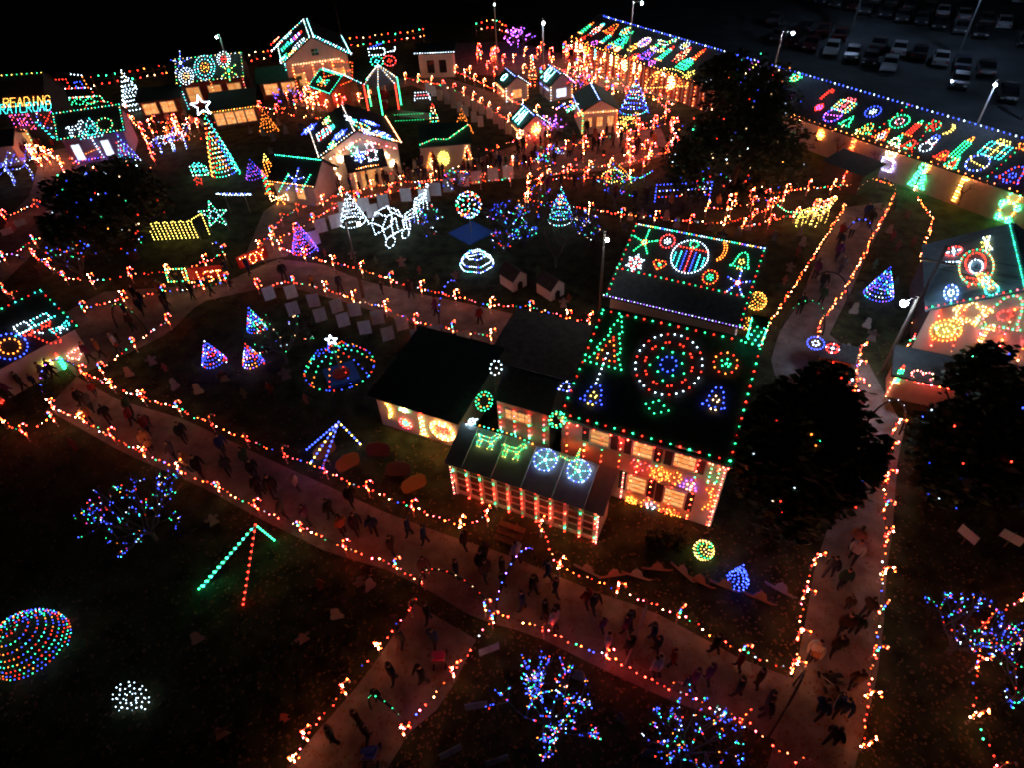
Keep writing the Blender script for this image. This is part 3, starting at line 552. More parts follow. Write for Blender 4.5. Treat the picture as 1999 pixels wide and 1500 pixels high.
# barn
r_ = BA['roof']; G6 = 'light figures on the barn roof'
for at, st, w, a, nm, lab in (((1928,477), bow('CY', 'Y'), 44, .4, 'light_bow', 'white and yellow light bow on the barn roof'), ((1862,492), [ci(.5, 'R', n=12)]+arms('C', 4, .4), 28, .8, 'light_snowflake', 'white light snowflake in a red ring on the barn roof'),
        ((1853,513), [ln('C', (-.4,-.5),(.1,.1),(.4,.5))], 16, 1.6, 'light_bar', 'short white light bar on the barn roof'), ((1857,573), [ci(.5, 'BC', n=20), ci(.2, 'C', n=8)], 46, .4, 'light_oval', 'blue light oval at the barn eave'),
        ((1906,522), [ci(.5, 'GR', n=28), ci(.2, 'C', n=10), ln('R', (.25,.3),(.5,-.3)), ln('R', (.5,.3),(.25,-.3)), ci(.3, 'R', -.1, 0, 16), ci(.1, 'T', .44, .2, 6)], 104, .42, 'light_wreath', 'wide green and red light wreath on the barn roof'),
        ((1928,555), [ci(.2, 'T', .3, .1, 14), pg('GYO', (-.5,-.3),(.2,-.1),(.25,.3),(-.45,-.05)), ln('YR', (-.45,-.2),(.2,.1))], 70, .6, 'light_lollipop', 'teal and yellow light lollipop on the barn roof')):
    fig(r_, at, st, w, a, nm, lab, G6, step=.2, k=1.1, rot=.0)
outline(r_, 'GT', .3, 'barn roof', sides='t'); s = BA['front']; G7 = 'light figures on the barn gable end'
for at, st, w, a, nm, lab, kk in (((1846,643), [ci(.5, 'O', n=18), ci(.3, 'Y', n=12), ci(.1, 'Y', n=5)], 42, 1.0, 'light_sun', 'glowing orange light sun on the barn gable end', 1.8), ((1892,608), star('OY')+star('W', .4, .25, 8), 60, .95, 'light_star', 'large orange light star on the barn gable end', 1.2),
        ((1962,610), bell('KG', 'R'), 62, 1.15, 'light_bell', 'large pink light bell on the barn gable end', 1.2), ((1925,650), cane('OW'), 26, 1.6, 'light_cane', 'small orange light cane low on the barn gable end', 1.2)):
    fig(s, at, st, w, a, nm, lab, G7, step=.22, k=kk)
for i in range(7): light_line([s.pt(.5+i*1.1, 3.1+min(i, 6-i)*.3, .1), s.pt(.9+i*1.1, .6, .35)], 'SRAGK', .4, 'hanging mixed light string on the barn gable end', group='hanging strings on the barn gable', k=7)
r2 = BA['roof']; light_line([r2.pt(r2.w-.1, .1, .1), r2.pt(r2.w-.1, r2.h, .1)], 'RGK', .3, 'red and green light string along the barn front rake')
s = BP['front']; fig(s, (1756,728), candle('G', 'R'), 26, 1.6, 'light_candle', 'green light candle on the heart booth', 'figures on the booth', step=.17, k=1.2); fig(s, (1800,733), heart('KW'), 34, .9, 'light_heart', 'red light heart on the booth before the barn', 'figures on the booth', step=.15, k=1.6)
light_line([s.pt(0, 1.9, .1), s.pt(0, .1, .1)], 'RW', .16, 'red light string down the corner of the heart booth', k=1.2); light_line([s.pt(.1, 1.75, .25), s.pt(3.1, 1.75, .25)], 'RKS', .4, 'red bulbs added under the eave to make the heart booth glow', k=8)  # the eave string is added to give the booth front its red glow
fig(AH['roof'], (1592,670), [ci(.5, 'B', n=16), ci(.2, 'C', n=8)], 28, .8, 'light_ring', 'blue light ring on the small arch hut roof', None, step=.14); fig(AH['roof'], (1625,680), [ci(.4, 'R', n=10)]+arms('CK', 4, .4), 26, .8, 'light_flower', 'red and white light flower on the small arch hut roof', None, step=.14); light_line([AH['front'].pt(.2+1.3*(.5-.5*math.cos(math.pi*i/8)), .2+.8*math.sin(math.pi*i/8), .15) for i in range(9)], 'RSR', .2, 'red light arch on the small hut front', k=2.5)
# long stable roof
r_ = LB['roof']; G8 = 'light figures on the long stable roof'
for at, st, w, nm, lab in (
    ((1615,184), cane('R'), 30, 'light_cane', 'red light cane'), ((1650,206), gift('TY', 'K'), 42, 'light_gift', 'teal and pink light gift'), ((1626,226), [ci(.5, 'BP', n=16), ln('P', (-.5,-.1),(.5,.1))], 36, 'light_bowl', 'violet and blue light bowl'),
    ((1704,219), ringdot('B', 'C'), 30, 'light_ring', 'white light ring with blue rim'), ((1655,238), tree('G'), 28, 'light_tree', 'green light tree under the gift'), ((1692,252), bell('GO', 'Y'), 32, 'light_bell', 'green light bell with yellow inside'),
    ((1756,238), [ci(.5, 'G', n=16), ci(.22, 'KC', n=10)], 36, 'light_wreath', 'green light wreath with pink centre'), ((1724,263), tree('OR', 'C'), 32, 'light_tree', 'orange light tree with white inside'), ((1786,250), candle('R', 'G'), 42, 'light_candle', 'red light candle with green flame'),
    ((1751,274), tree('G'), 28, 'light_tree', 'green light tree under the candle'), ((1822,247), [ci(.5, 'GR', n=12), ci(.2, 'R', n=6)], 26, 'light_flower', 'small red and green light flower'), ((1776,283), bell('R', 'G'), 26, 'light_bell', 'small red light bell'),
    ((1815,281), snowman('C', 'B'), 44, 'light_snowman', 'white and blue light snowman'), ((1850,253), moon('Y'), 28, 'light_moon', 'yellow light moon'), ((1840,304), bell('R', 'O'), 26, 'light_bell', 'red light bell under the snowman'),
    ((1880,288), candle('G', 'O'), 58, 'light_candle', 'tall green light candle'), ((1945,292), gift('T', 'Y'), 50, 'light_gift', 'large teal light gift with yellow bow'), ((1908,319), [ci(.46, 'BC', n=20), ln('Y', (-.5,.2),(-.3,0),(.3,-.1),(.5,0))], 44, 'light_fish', 'blue light oval with yellow rim'),
    ((1978,342), bell('BR', 'B'), 46, 'light_bell', 'big blue light bell with red rim'), ((1862,318), tree('G', 'R'), 30, 'light_tree', 'green light tree under the tall candle'),
    ((1146,55), candle('G', 'O'), 34, 'light_candle', 'green light candle at the far end'), ((1166,58), figure('RC', 'T'), 40, 'light_soldier', 'red and white light figure at the far end'), ((1195,57), bell('O', 'R'), 32, 'light_bell', 'orange light bell at the far end'),
    ((1186,74), candle('TG', 'R'), 32, 'light_candle', 'teal light candle under the orange bell'), ((1222,62), ornament('TG', 'R', 'Y'), 26, 'light_ornament', 'teal light ornament above the green tree'), ((1217,78), tree('G', 'T', 'C'), 50, 'light_tree', 'wide green light tree with white star'),
    ((1236,93), bear('O', 'Y'), 24, 'light_bear', 'small orange light bear'), ((1258,83), ornament('WC', 'P', 'B'), 30, 'light_ornament', 'white and violet light ornament'), ((1297,85), rocking('CGY', 'Y'), 46, 'light_rocking_horse', 'many coloured light rocking horse'),
    ((1266,105), bell('VB', 'P'), 40, 'light_bell', 'violet light bell under the ornament'), ((1301,104), candle('GT', 'R'), 44, 'light_candle', 'green light candle with red flame before the tree'), ((1332,108), figure('RW', 'R'), 46, 'light_figure', 'red and white light figure with cap'),
    ((1338,126), gift('G', 'T'), 34, 'light_gift', 'green light gift'), ((1366,106), candle('RO', 'R'), 32, 'light_candle', 'red light candle beside the big tree')):
    fig(r_, at, st, w*.7, 1.25, nm, lab+' on the long stable roof', G8, step=.2, k=1.2, r=.042)
outline(r_, 'BBC', .45, 'long stable roof', sides='t', k=1.1, r=.05); outline(r_, 'OA', .55, 'long stable roof', sides='b', k=3.5)
for i, (a, b) in enumerate((((1700,262),(1775,205)), ((1775,305),(1822,235)), ((1928,345),(1990,290)))):
    light_line([r_.pt(*r_.hit(*a)[:2], .1), r_.pt(*r_.hit(*b)[:2], .1)], 'GR', .5, ('green and red light string up the stable roof, ' + ('above the green bells', 'beside the snowman', 'before the big blue bell')[i]), group='slanting strings on the long roof')
r_ = LB['roof']
for i in range(60):                          # small motifs between the large ones
    x = 2+i*.9+rng.uniform(-.4, .4); y = rng.choice((.7, 2.0, 3.4, 4.3))+rng.uniform(-.2, .2)
    if any((r_.pt(x, y, 0)-q_).length < 1.5 for q_ in CENT): continue
    pxy = px(r_.pt(x, y)); a_, b_ = rng.sample('RGBYTCPO', 2); kd = i % 5; wn = {'R': 'red', 'G': 'green', 'B': 'blue', 'Y': 'yellow', 'T': 'teal', 'C': 'white', 'P': 'violet', 'O': 'orange'}
    fig(r_, pxy, (star(a_), ringdot(a_, b_), flake(a_, b_), diamond(a_), heart(a_))[kd], 0, 1.2, ('light_star', 'light_ring', 'light_snowflake', 'light_diamond', 'light_heart')[kd], 'small %s light %s filling a gap on the long stable roof' % (wn[a_], ('star', 'ring', 'snowflake', 'diamond', 'heart')[kd]), G8, wm=rng.uniform(.8, 1.2), step=.2, r=.042)
s = LB['front']; G9 = 'lit figures on the long stable wall'
for at, st, w, a, nm, lab, kk in (((1117,80), lollipop('O', 'W'), 10, 1.6, 'light_lollipop', 'warm light lollipop at the far end of the red wall', 2), ((1126,86), candle('W', 'O'), 11, 1.9, 'light_candle', 'warm light candle far along the red wall', 2), ((1135,88), figure('WO', 'W'), 10, 1.8, 'light_figure', 'warm light figure far along the red wall', 2),
        ((1147,95), star('O'), 14, 1.5, 'light_star', 'orange light star on the red wall', 2), ((1163,103), candle('T', 'T'), 9, 2.0, 'light_candle', 'teal light candle on the red wall', 1.5), ((1181,105), lollipop('WR', 'Y'), 12, 1.8, 'light_lollipop', 'red and white light lollipop on the red wall', 2),
        ((1194,113), candle('W', 'Y'), 10, 2.0, 'light_candle', 'warm light candle beside the lollipop on the red wall', 2), ((1205,116), cane('Y'), 10, 2.0, 'light_cane', 'yellow light cane on the red wall', 2), ((1221,122), ornament('Y', 'R', 'G'), 17, 1.5, 'light_ornament', 'large yellow light ornament on the red wall', 2),
        ((1239,128), candle('W', 'O'), 11, 2.0, 'light_candle', 'white light candle beside the ornament on the red wall', 2), ((1250,132), figure('OR', 'R'), 10, 1.8, 'light_figure', 'orange light figure on the red wall', 2), ((1284,146), cane('O'), 12, 1.8, 'light_cane', 'orange light cane near the end of the red wall', 2),
        ((1297,140), star('W'), 14, 1, 'light_star', 'bright white light star near the end of the red wall', 2.4), ((1311,160), disc('WY', 'W'), 16, 1.4, 'light_snowflake', 'yellow light snowflake near the end of the red wall', 2),
        ((1603,262), disc('O', 'Y'), 12, 1.4, 'light_disc', 'orange light disc at the start of the pale wall', 2), ((1666,280), candle('RO', 'Y'), 20, 2.4, 'light_candle', 'red light candle on the pale wall', 2), ((1738,305), [ci(.4, 'W', 0, .3, 12), ci(.2, 'W', 0, .3, 8), pg('CV', (-.4,-.1),(.4,-.1),(.5,-.5),(-.5,-.5))], 22, 2.0, 'light_angel', 'white hot light angel on the pale wall', 2.4),
        ((1798,340), tree('G', 'G', 'W'), 26, 1.9, 'light_tree', 'green light tree on the pale wall', 2), ((1808,325), moon('O'), 16, 1.2, 'light_moon', 'small orange light moon over the wall tree', 2), ((1878,362), cane('OY'), 26, 1.9, 'light_cane', 'orange light cane on the pale wall', 2.2), ((1972,400), bear('OG', 'G'), 36, 1.4, 'light_bear', 'orange and green light bear on the pale wall', 2)):
    fig(s, at, st, w, a, nm, lab, G9, step=.14, k=kk*3)
for i in range(8): light_line([s.pt(29.5+i*3.4, 2.6, .4), s.pt(31+i*3.4, 2.6, .4)], 'SA', .5, 'amber bulbs added under the eave to light the pale stable wall', group='amber bulbs added to light the stable wall', k=16.0)  # bulbs added off the wall as an orange wash of light
for i in range(22): light_line([s.pt(1+i*1.25, 2.5, .1), s.pt(1+i*1.25, .2, .1)], 'AS', .4, 'warm light string hanging on the red boards', group='hanging strings on the red wall', k=2.5)
# ---- upper village roofs
r_ = LH['roof']; G10 = 'light figures on the toy shop roof'
for at, st, w, nm, lab in (((353,123), arms('CB'), 30, 'light_star', 'white and blue light star on the toy shop roof'), ((400,132), disc('TC', 'YO'), 34, 'light_disc', 'teal and gold light disc on the toy shop roof'), ((437,116), disc('C', 'R'), 22, 'light_ornament', 'white round light ornament with red cap on the toy shop roof'),
        ((364,149), disc('C', 'W'), 24, 'light_ornament', 'white round light ornament at the toy shop eave'), ((447,138), arms('GY', 6), 26, 'light_star', 'green light star on the toy shop roof')):
    fig(r_, at, st, w, 1.5, nm, lab, G10, step=.22, k=1.3)
outline(r_, 'YGWC', .45, 'toy shop roof'); s = LH['front']
light_line([s.pt(0, 3, .1), s.pt(0, 0, .1)], 'CT', .2, 'cool white light string down the toy shop corner', k=1.2); light_line([s.pt(7, 3, .1), s.pt(7, 0, .1)], 'WK', .2, 'pink light string down the other toy shop corner', k=1.2)
light_line([s.pt(3.4, 2.8, .1), s.pt(3.4, .1, .1)], 'WO', .18, 'orange light string on the toy shop middle post', k=1.3)
s = AW['front']; light_line([s.pt(.1, 2.0, .1), s.pt(s.hit(505,220)[0], 2.0, .1)], 'YO', .25, 'gold light string along the glowing long booth', k=1.2)
r_ = TH['roof']; G11 = 'light figures on the tall gable house roof'
for at, st, w, a, nm, lab in (((556,76), lollipop('C', 'T'), 22, 1.4, 'light_lollipop', 'white light lollipop'), ((579,72), gift('CB', 'R'), 20, 1.3, 'light_gift', 'white and red light gift'), ((542,90), candle('C', 'R'), 18, 1.4, 'light_candle', 'white light candle'), ((562,88), horse('TG'), 24, 1.2, 'light_horse', 'teal light horse'), ((584,86), [ci(.5, 'C', n=16)], 16, 1.6, 'light_oval', 'white light oval'), ((572,101), bear('OR', 'Y'), 12, 1.3, 'light_bear', 'orange light bear'), ((556,112), bow('GT', 'C'), 18, 1.2, 'light_bow', 'green light bow'), ((538,80), figure('R', 'K'), 16, 1.3, 'light_figure', 'red light figure')):
    fig(r_, at, st, w, a, nm, lab+' on the tall gable house roof', G11, step=.16, k=1.4)
outline(r_, 'CWT', .2, 'tall gable house roof', k=1.3); outline(TH['roof2'], 'CT', .16, 'tall gable house far roof slope', sides='tlb', k=1.5)
light_line([TH['roof2'].pt(.05, .1, .25), TH['roof2'].pt(.05, TH['roof2'].h, .25)], 'CCT', .12, 'thick white light string along the tall gable front', k=1.6, r=.04)
s = TH['front']; light_line([s.pt(.8, 3.6, .12), s.pt(6.2, 3.6, .12)], 'WW', .12, 'bright warm white light bar across the tall gable house', k=1.6)
for i in range(6): light_line([s.pt(.7+i*1.15, 3.3, .1), s.pt(.7+i*1.15, .4, .1)], 'AS', .35, 'warm hanging light string on the tall gable front', group='hanging strings on the tall gable house', k=5)
light_line([TH['left'].pt(.3, 3.6, .1), TH['left'].pt(7.7, 3.6, .1)], 'TC', .2, 'teal light string along the tall gable house side', k=1.3)
for i in range(5): light_line([TH['left'].pt(1+i*1.5, 3.5, .1), TH['left'].pt(1+i*1.5, .4, .1)], 'TC', .3, 'teal light string hanging on the tall gable house side', group='hanging strings on the tall gable house', k=1.1)
r_ = CH['roof']; G12 = 'light figures on the chapel house roof'
for at, st, w, a, nm, lab in (((604,253), flake('B', 'C'), 26, 1.2, 'light_snowflake', 'blue light snowflake at the far eave'), ((636,259), gift('CR', 'T'), 34, 1.2, 'light_gift', 'white and red light gift'), ((664,264), flake('B', 'C'), 26, 1.2, 'light_snowflake', 'blue light snowflake by the ridge'), ((640,236), bow('GY', 'W'), 24, 1.0, 'light_bow', 'green and yellow light bow by the ridge'), ((650,284), bow('GY', 'T'), 24, 1.0, 'light_bow', 'green light bow by the front rake')):
    fig(r_, at, st, w, a, nm, lab+' of the chapel house roof', G12, step=.18, k=1.3)
r_ = CH['roof2']
for at, st, w, a, nm, lab in (((681,233), bow('C', 'T'), 24, 1.2, 'light_bow', 'white light bow'), ((705,247), [ci(.5, 'TY', n=16), ln('O', (-.4,0),(.4,0))], 30, 1.0, 'light_oval', 'teal and gold light oval'), ((722,241), flake('B', 'C'), 22, 1.5, 'light_snowflake', 'blue light snowflake'), ((715,259), bow('CB', 'C'), 24, 1.2, 'light_bow', 'blue and white light bow'), ((745,262), flake('CB', 'B'), 22, 1.4, 'light_snowflake', 'white light snowflake'), ((752,270), candle('T', 'O'), 20, 1.4, 'light_candle', 'teal light candle')):
    fig(r_, at, st, w, a, nm, lab+' on the far slope of the chapel house', G12, step=.2, k=1.3)
outline(CH['roof'], 'WC', .28, 'chapel house roof', sides='trb', k=1.2); outline(CH['roof2'], 'WA', .22, 'chapel house far slope', sides='lb', k=2.5)
light_line([CH['front'].pt(.3, 2.6, .45), CH['front'].pt(3.4, 4.0, .45), CH['front'].pt(6.5, 2.6, .45)], 'AWK', .35, 'amber bulbs added under the gable to brighten the chapel house front', k=9)  # bulbs added in front of the gable to brighten its wall
s = CH['front']
for i, (u, v) in enumerate(((.7, 1.8), (1.5, 2.4), (5.6, 1.9), (6.1, 1.1), (.9, .8))): fig(s, px(s.pt(u, v)), flake('W', 'O') if i % 2 else star('W'), 0, 1, 'light_snowflake' if i % 2 else 'light_star', 'warm light %s on the chapel house front' % ('snowflake' if i % 2 else 'star'), 'figures on the chapel house front', k=5, step=.14, wm=.6)
light_line([s.pt(0, 2.8, .1), s.pt(0, .2, .1)], 'WK', .15, 'thick warm light string at the chapel house corner', k=1.6)
for i in range(5): light_line([CH['left'].pt(1+i*1.2, 2.7, .1), CH['left'].pt(1+i*1.2, .3, .1)], 'AKR', .2, 'warm light string hanging on the chapel house side', group='hanging strings on the chapel house', k=5)
r_ = PO['roof']; fig(r_, (690,293), star('CG'), 20, 1.3, 'light_star', 'white light star on the entrance porch roof', 'porch roof figures', step=.14, k=1.3); fig(r_, (701,305), flake('CB'), 20, 1.3, 'light_snowflake', 'blue light snowflake on the entrance porch roof', 'porch roof figures', step=.14, k=1.3); fig(r_, (724,297), bear('CK', 'C'), 28, 1.2, 'light_bear', 'white outlined light bear on the entrance porch roof', 'porch roof figures', step=.12, k=1.3)
s = PO['front']; light_line([s.pt(.1, 1.9, .12), s.pt(.5, 2.05, .12), s.pt(1.5, 2.15, .12), s.pt(2.5, 2.05, .12), s.pt(2.9, 1.9, .12)], 'WO', .12, 'warm light arch over the entrance porch', k=1.8)
for x in (.3, 2.7): light_line([s.pt(x, 1.9, .14), s.pt(x, .1, .14)], 'WO', .12, 'warm light string on an entrance porch post', group='entrance porch post lights', k=1.8)
r_ = SM['roof']; fig(r_, (577,352), arms('BC', 5), 34, 1.4, 'light_star', 'blue light star on the star cottage roof', 'star cottage figures', step=.14, k=1.3)
fig(r_, (555,357), [ln('TG', (-.3,-.5),(.3,.5))], 14, 2.4, 'light_bar', 'teal light bar on the far side of the blue star', 'star cottage figures', step=.12, k=1.2); fig(r_, (598,358), [ln('TG', (-.3,-.5),(.3,.5))], 14, 2.4, 'light_bar', 'teal light bar on the gable side of the blue star', 'star cottage figures', step=.12, k=1.2)
outline(r_, 'TG', .2, 'star cottage roof', sides='t', k=1.3); outline(r_, 'WO', .25, 'star cottage roof', sides='b', k=1.2)
r_ = FB['roof']; light_line([r_.pt(.2, .3, .12), r_.pt(r_.w*.3, 1.2, .12), r_.pt(r_.w*.55, .9, .12), r_.pt(r_.w*.97, r_.h*.8, .12)], 'GWG', .25, 'green light garland across the flat shed roof')
s = FB['front']
for at, st, nm, lab in (((842,313), tree('O', 'W'), 'light_tree', 'orange light tree on the flat shed wall'), ((866,308), disc('Y', 'Y'), 'light_wreath', 'gold light wreath on the flat shed wall'), ((912,298), tree('OW', 'R'), 'light_tree', 'red and orange light tree at the flat shed end')): fig(s, at, st, 20, 1.4, nm, lab, 'flat shed wall figures', step=.14, k=1.5)
light_line(edge(WS['roof'], (0,.02), (1,.02)), 'C', .1, 'cool white light bar on the white shed eave', k=1.8)
for S_, t, where in ((RD, 'Rd', 'letter cottage'), (OC, 'O', 'letter hut'), (HA, 'HA', 'wreath cottage')):
    r_ = S_['roof']; fig(r_, px(r_.pt(r_.w/2, r_.h/2)), text(t, 'TC'), 0, .8, 'light_letters', 'white and green light letters on the %s roof' % where, 'light letters on small roofs', fine=True, step=.1, wm=1.8 if len(t) > 1 else 1.0, k=1.4)
    outline(r_, 'CB', .18, where+' roof', sides='t', k=1.2); outline(S_['roof2'], 'C', .12, where+' far slope', sides='l', k=1.5)
    light_line([S_['front'].pt(.05, 1.6, .1), S_['front'].pt(.05, .1, .1)], 'WC', .14, 'white light string on the near corner of the '+where, k=1.4); light_line([S_['front'].pt(2.65, 1.6, .1), S_['front'].pt(2.65, .1, .1)], 'WO', .14, 'warm light string on the far corner of the '+where, k=1.4)
    light_line([S_['left'].pt(.3, 1.2, .1), S_['left'].pt(2.8, 1.2, .1)], 'BC' if S_ is RD else 'WO', .16, 'light string along the side wall of the '+where, k=1.4)
fig(HA['front'], px(HA['front'].pt(1.4, 1.5)), disc('Y', 'W'), 0, 1, 'light_wreath', 'gold light wreath on the wreath cottage gable', 'gable figures', wm=1.0, step=.12, k=1.8)
r_ = BC['roof']
for at, st, w, nm, lab in (((1112,205), moon('OB'), 16, 'light_moon', 'orange light moon on the candle cottage roof'), ((1117,212), star('CG'), 20, 'light_star', 'white light star on the candle cottage roof'), ((1133,222), bow('RY', 'R'), 18, 'light_bow', 'red and yellow light bow on the candle cottage roof'), ((1096,208), candle('B', 'C'), 14, 'light_candle', 'blue light candle on the candle cottage roof')): fig(r_, at, st, w, 1.3, nm, lab, 'candle cottage roof figures', step=.12, k=1.4)
outline(r_, 'CB', .16, 'candle cottage roof', sides='t', k=1.3); outline(r_, 'BC', .25, 'candle cottage roof', sides='b'); s = BC['left']
for at, st, w, nm, lab in (((1104,242), candle('K', 'W'), 12, 'light_candle', 'pink light candle on the candle cottage side'), ((1118,246), rocking('K', 'W'), 14, 'light_rocking_horse', 'pink light rocking horse on the candle cottage side')): fig(s, at, st, w, 1.4, nm, lab, 'candle cottage side figures', step=.12, k=1.8)
s = BC['front']; light_line([s.pt(.05, 2.2, .1), s.pt(.05, .1, .1)], 'OG', .15, 'orange light string on the candle cottage corner', k=1.5); light_line([s.pt(3.55, 2.2, .1), s.pt(3.55, .1, .1)], 'RO', .15, 'red light string on the candle cottage corner', k=1.5); light_line([s.pt(.1, 2.2, .1), s.pt(3.5, 2.2, .1)], 'WO', .2, 'warm light string over the candle cottage windows', k=1.5)
# railroad house
r_ = RH['roof']; fig(r_, (54,198), text('READING', 'YO'), 68, .19, 'light_letters', 'yellow light letters READING on the railroad house', 'railroad letters', step=.1, r=.028, k=.9, fine=True); fig(r_, (52,210), text('RAILROAD', 'T'), 74, .19, 'light_letters', 'teal light letters RAILROAD on the railroad house', 'railroad letters', step=.1, r=.028, k=.8, fine=True)
outline(r_, 'GY', .5, 'railroad house roof', sides='t'); outline(r_, 'WK', .4, 'railroad house roof', sides='b'); s = RH['front']
fig(s, (45,237), [pg('KP', (-.5,-.5),(.5,-.5),(.5,.5),(-.5,.5)), ln('K', (-.5,-.5),(.5,.5)), ln('K', (-.5,.5),(.5,-.5)), ci(.25, 'P', n=8)], 26, .8, 'light_quilt', 'pink light quilt square on the railroad house front', 'railroad house figures', step=.2, k=1.2)
fig(s, (93,231), [ci(.5, 'BC', n=24), ln('R', (-.35,-.35),(.35,.35)), ln('R', (-.35,.35),(.35,-.35))], 28, 1, 'wheel_light', 'blue light wheel with red cross on the railroad house', 'railroad house figures', step=.14, k=1.3); fig(s, (87,253), [ln('T', (-.5,.5),(.5,-.5)), ln('T', (-.3,.5),(.7,-.5))], 12, 2.0, 'light_bar', 'slanting teal light post under the blue wheel', 'railroad house figures', step=.14)
light_line([s.pt(.4, 2.35, 1.25), s.pt(4.0, 2.35, 1.25)], 'OW', .3, 'orange light string along the railroad house awning', k=1.3); light_line([s.pt(.4, 2.2, 1.25), s.pt(.4, .3, 1.25)], 'OG', .3, 'orange light string on the far awning post', k=1.3); light_line([s.pt(4.0, 2.2, 1.25), s.pt(4.0, .3, 1.25)], 'OG', .3, 'orange light string on the near awning post', k=1.3)
r_ = PH['roof']; outline(r_, 'GTW', .32, 'lilac house roof', k=1.0)
fig(r_, (148,250), horse('C'), 26, 1.1, 'light_reindeer', 'white light reindeer on the lilac house roof', 'lilac house roof figures', step=.13, k=1.2); fig(r_, (178,252), tree('TC', 'T'), 34, 1.1, 'light_tree', 'teal light tree on the lilac house roof', 'lilac house roof figures', step=.15, k=1.2); fig(r_, (205,243), [ci(.5, 'GW', n=14)], 22, 1, 'light_ring', 'green light ring on the lilac house roof', 'lilac house roof figures', step=.2)
s = PH['front']; light_line([s.pt(1.5, 1.0, .1), s.pt(3.0, 1.4, .1)], 'O', .14, 'orange light bar on the lilac house wall'); light_line([s.pt(2.6, 2.4, .1), s.pt(2.9, .3, .1)], 'C', .1, 'white light bar on the lilac house wall', k=1.4); light_line([s.pt(5, 2.6, .1), s.pt(5.2, .3, .1)], 'BV', .14, 'blue light string on the lilac house corner', k=1.5); light_line([s.pt(4.6, 1.6, .1), s.pt(4.9, .3, .1)], 'R', .12, 'red light bar on the lilac house wall'); light_line([s.pt(.4, .5, .3), s.pt(3.8, .5, .3)], 'VBK', .15, 'violet light string at the foot of the lilac house', k=1.8)
# craft house
r_ = LL['roof']; G13 = 'light figures on the craft house roof'
fig(r_, (20,677), [ci(.5, 'B', n=24), ci(.3, 'O', n=12)], 44, 1.05, 'light_ring', 'blue light ring with orange ring inside on the craft house roof', G13, step=.26, r=.045); fig(r_, (93,660), [pg('R', (-.4,.5),(.4,.5),(.3,-.5),(-.1,-.3)), ln('C', (-.2,.5),(0,.3))], 36, 1.0, 'light_vase', 'red and white light vase on the craft house roof', G13, step=.24); fig(r_, (65,632), [ln('T', (-.5,-.2),(.5,-.2)), pg('C', (-.4,-.2),(-.1,-.2),(-.1,.3),(-.4,.3)), pg('CT', (0,-.2),(.4,-.2),(.4,.2),(0,.2)), ci(.12, 'R', -.25, -.35, 8), ci(.12, 'R', .2, -.35, 8)], 60, .5, 'light_train', 'teal and white light train on the craft house roof', G13, step=.16, k=1.3); fig(r_, (118,640), bow('T', 'C'), 28, .7, 'light_bow', 'teal light bow at the craft house gable', G13, step=.15)
outline(r_, 'GRT', .4, 'craft house roof', sides='tr'); s = LL['front']
fig(s, (90,712), disc('Y', 'Y'), 18, 1, 'light_flower', 'gold light flower on the craft house wall', 'craft house wall figures', step=.12, k=1.2); fig(s, (119,706), candle('G', 'R'), 20, 1.9, 'light_candle', 'green light candle on the craft house wall', 'craft house wall figures', step=.12, k=1.3); fig(s, (146,690), heart('KW'), 24, .9, 'light_heart', 'red light heart on the craft house wall', 'craft house wall figures', step=.12, k=2.0); fig(s, (5,790), heart('R'), 20, .9, 'light_heart', 'small red light heart near the craft house corner', 'craft house wall figures', step=.15, k=1.5)
# ================================================================ candy canes and the light strings that run between them
def cane_proto(name, cols, k, lit=9, stripes=(0, 1), h=1.45):
    root = bpy.data.objects.new(name, None); scene.collection.objects.link(root)
    path = [V((0, 0, h*.78*i/9)) for i in range(10)]+[V((.17-.17*math.cos(a), 0, h*.78+.2*math.sin(a))) for a in (.5, 1.0, 1.57, 2.1, 2.7, 3.2)]
    st = MB(); st.tube(path, .035, 5, stripes=stripes); st.build('striped_pole', [M_TRIM, M_RED], root)
    bl = MB(); n = len(path)
    for i in range(lit):
        p = path[min(n-1, int(4+(n-5)*i/max(1, lit-1)))]; c = cols[i % len(cols)]
        bl.bulb(p+V((rng.uniform(-.05, .05), rng.uniform(-.08, .08), rng.uniform(-.04, .04))), .036, c, KB*k*rng.choice((.4, .8, 1.3, 1.8)))
    if lit: b = bl.build('bulbs', M_BULB, root); b['kind'] = 'stuff'
    return root
CP = [cane_proto('candy_cane', 'WAS', 4.8, 9), cane_proto('candy_cane', 'WSRWR', 4.4, 8), cane_proto('candy_cane', 'RSKR', 4.2, 8), cane_proto('candy_cane', 'ARGBS', 2.4, 7), cane_proto('candy_cane', 'RS', 1.8, 3)]
CLOOK = ['warm white lit candy cane', 'orange lit candy cane', 'red lit candy cane', 'multicoloured candy cane', 'mostly dark candy cane']
PEND = []
def put_cane(p, v, label, group, rz=None, sc=1.0):
    PEND.append((V((p.x, p.y, 0)), v, label, group, rng.uniform(-.8, .8) if rz is None else rz, sc))
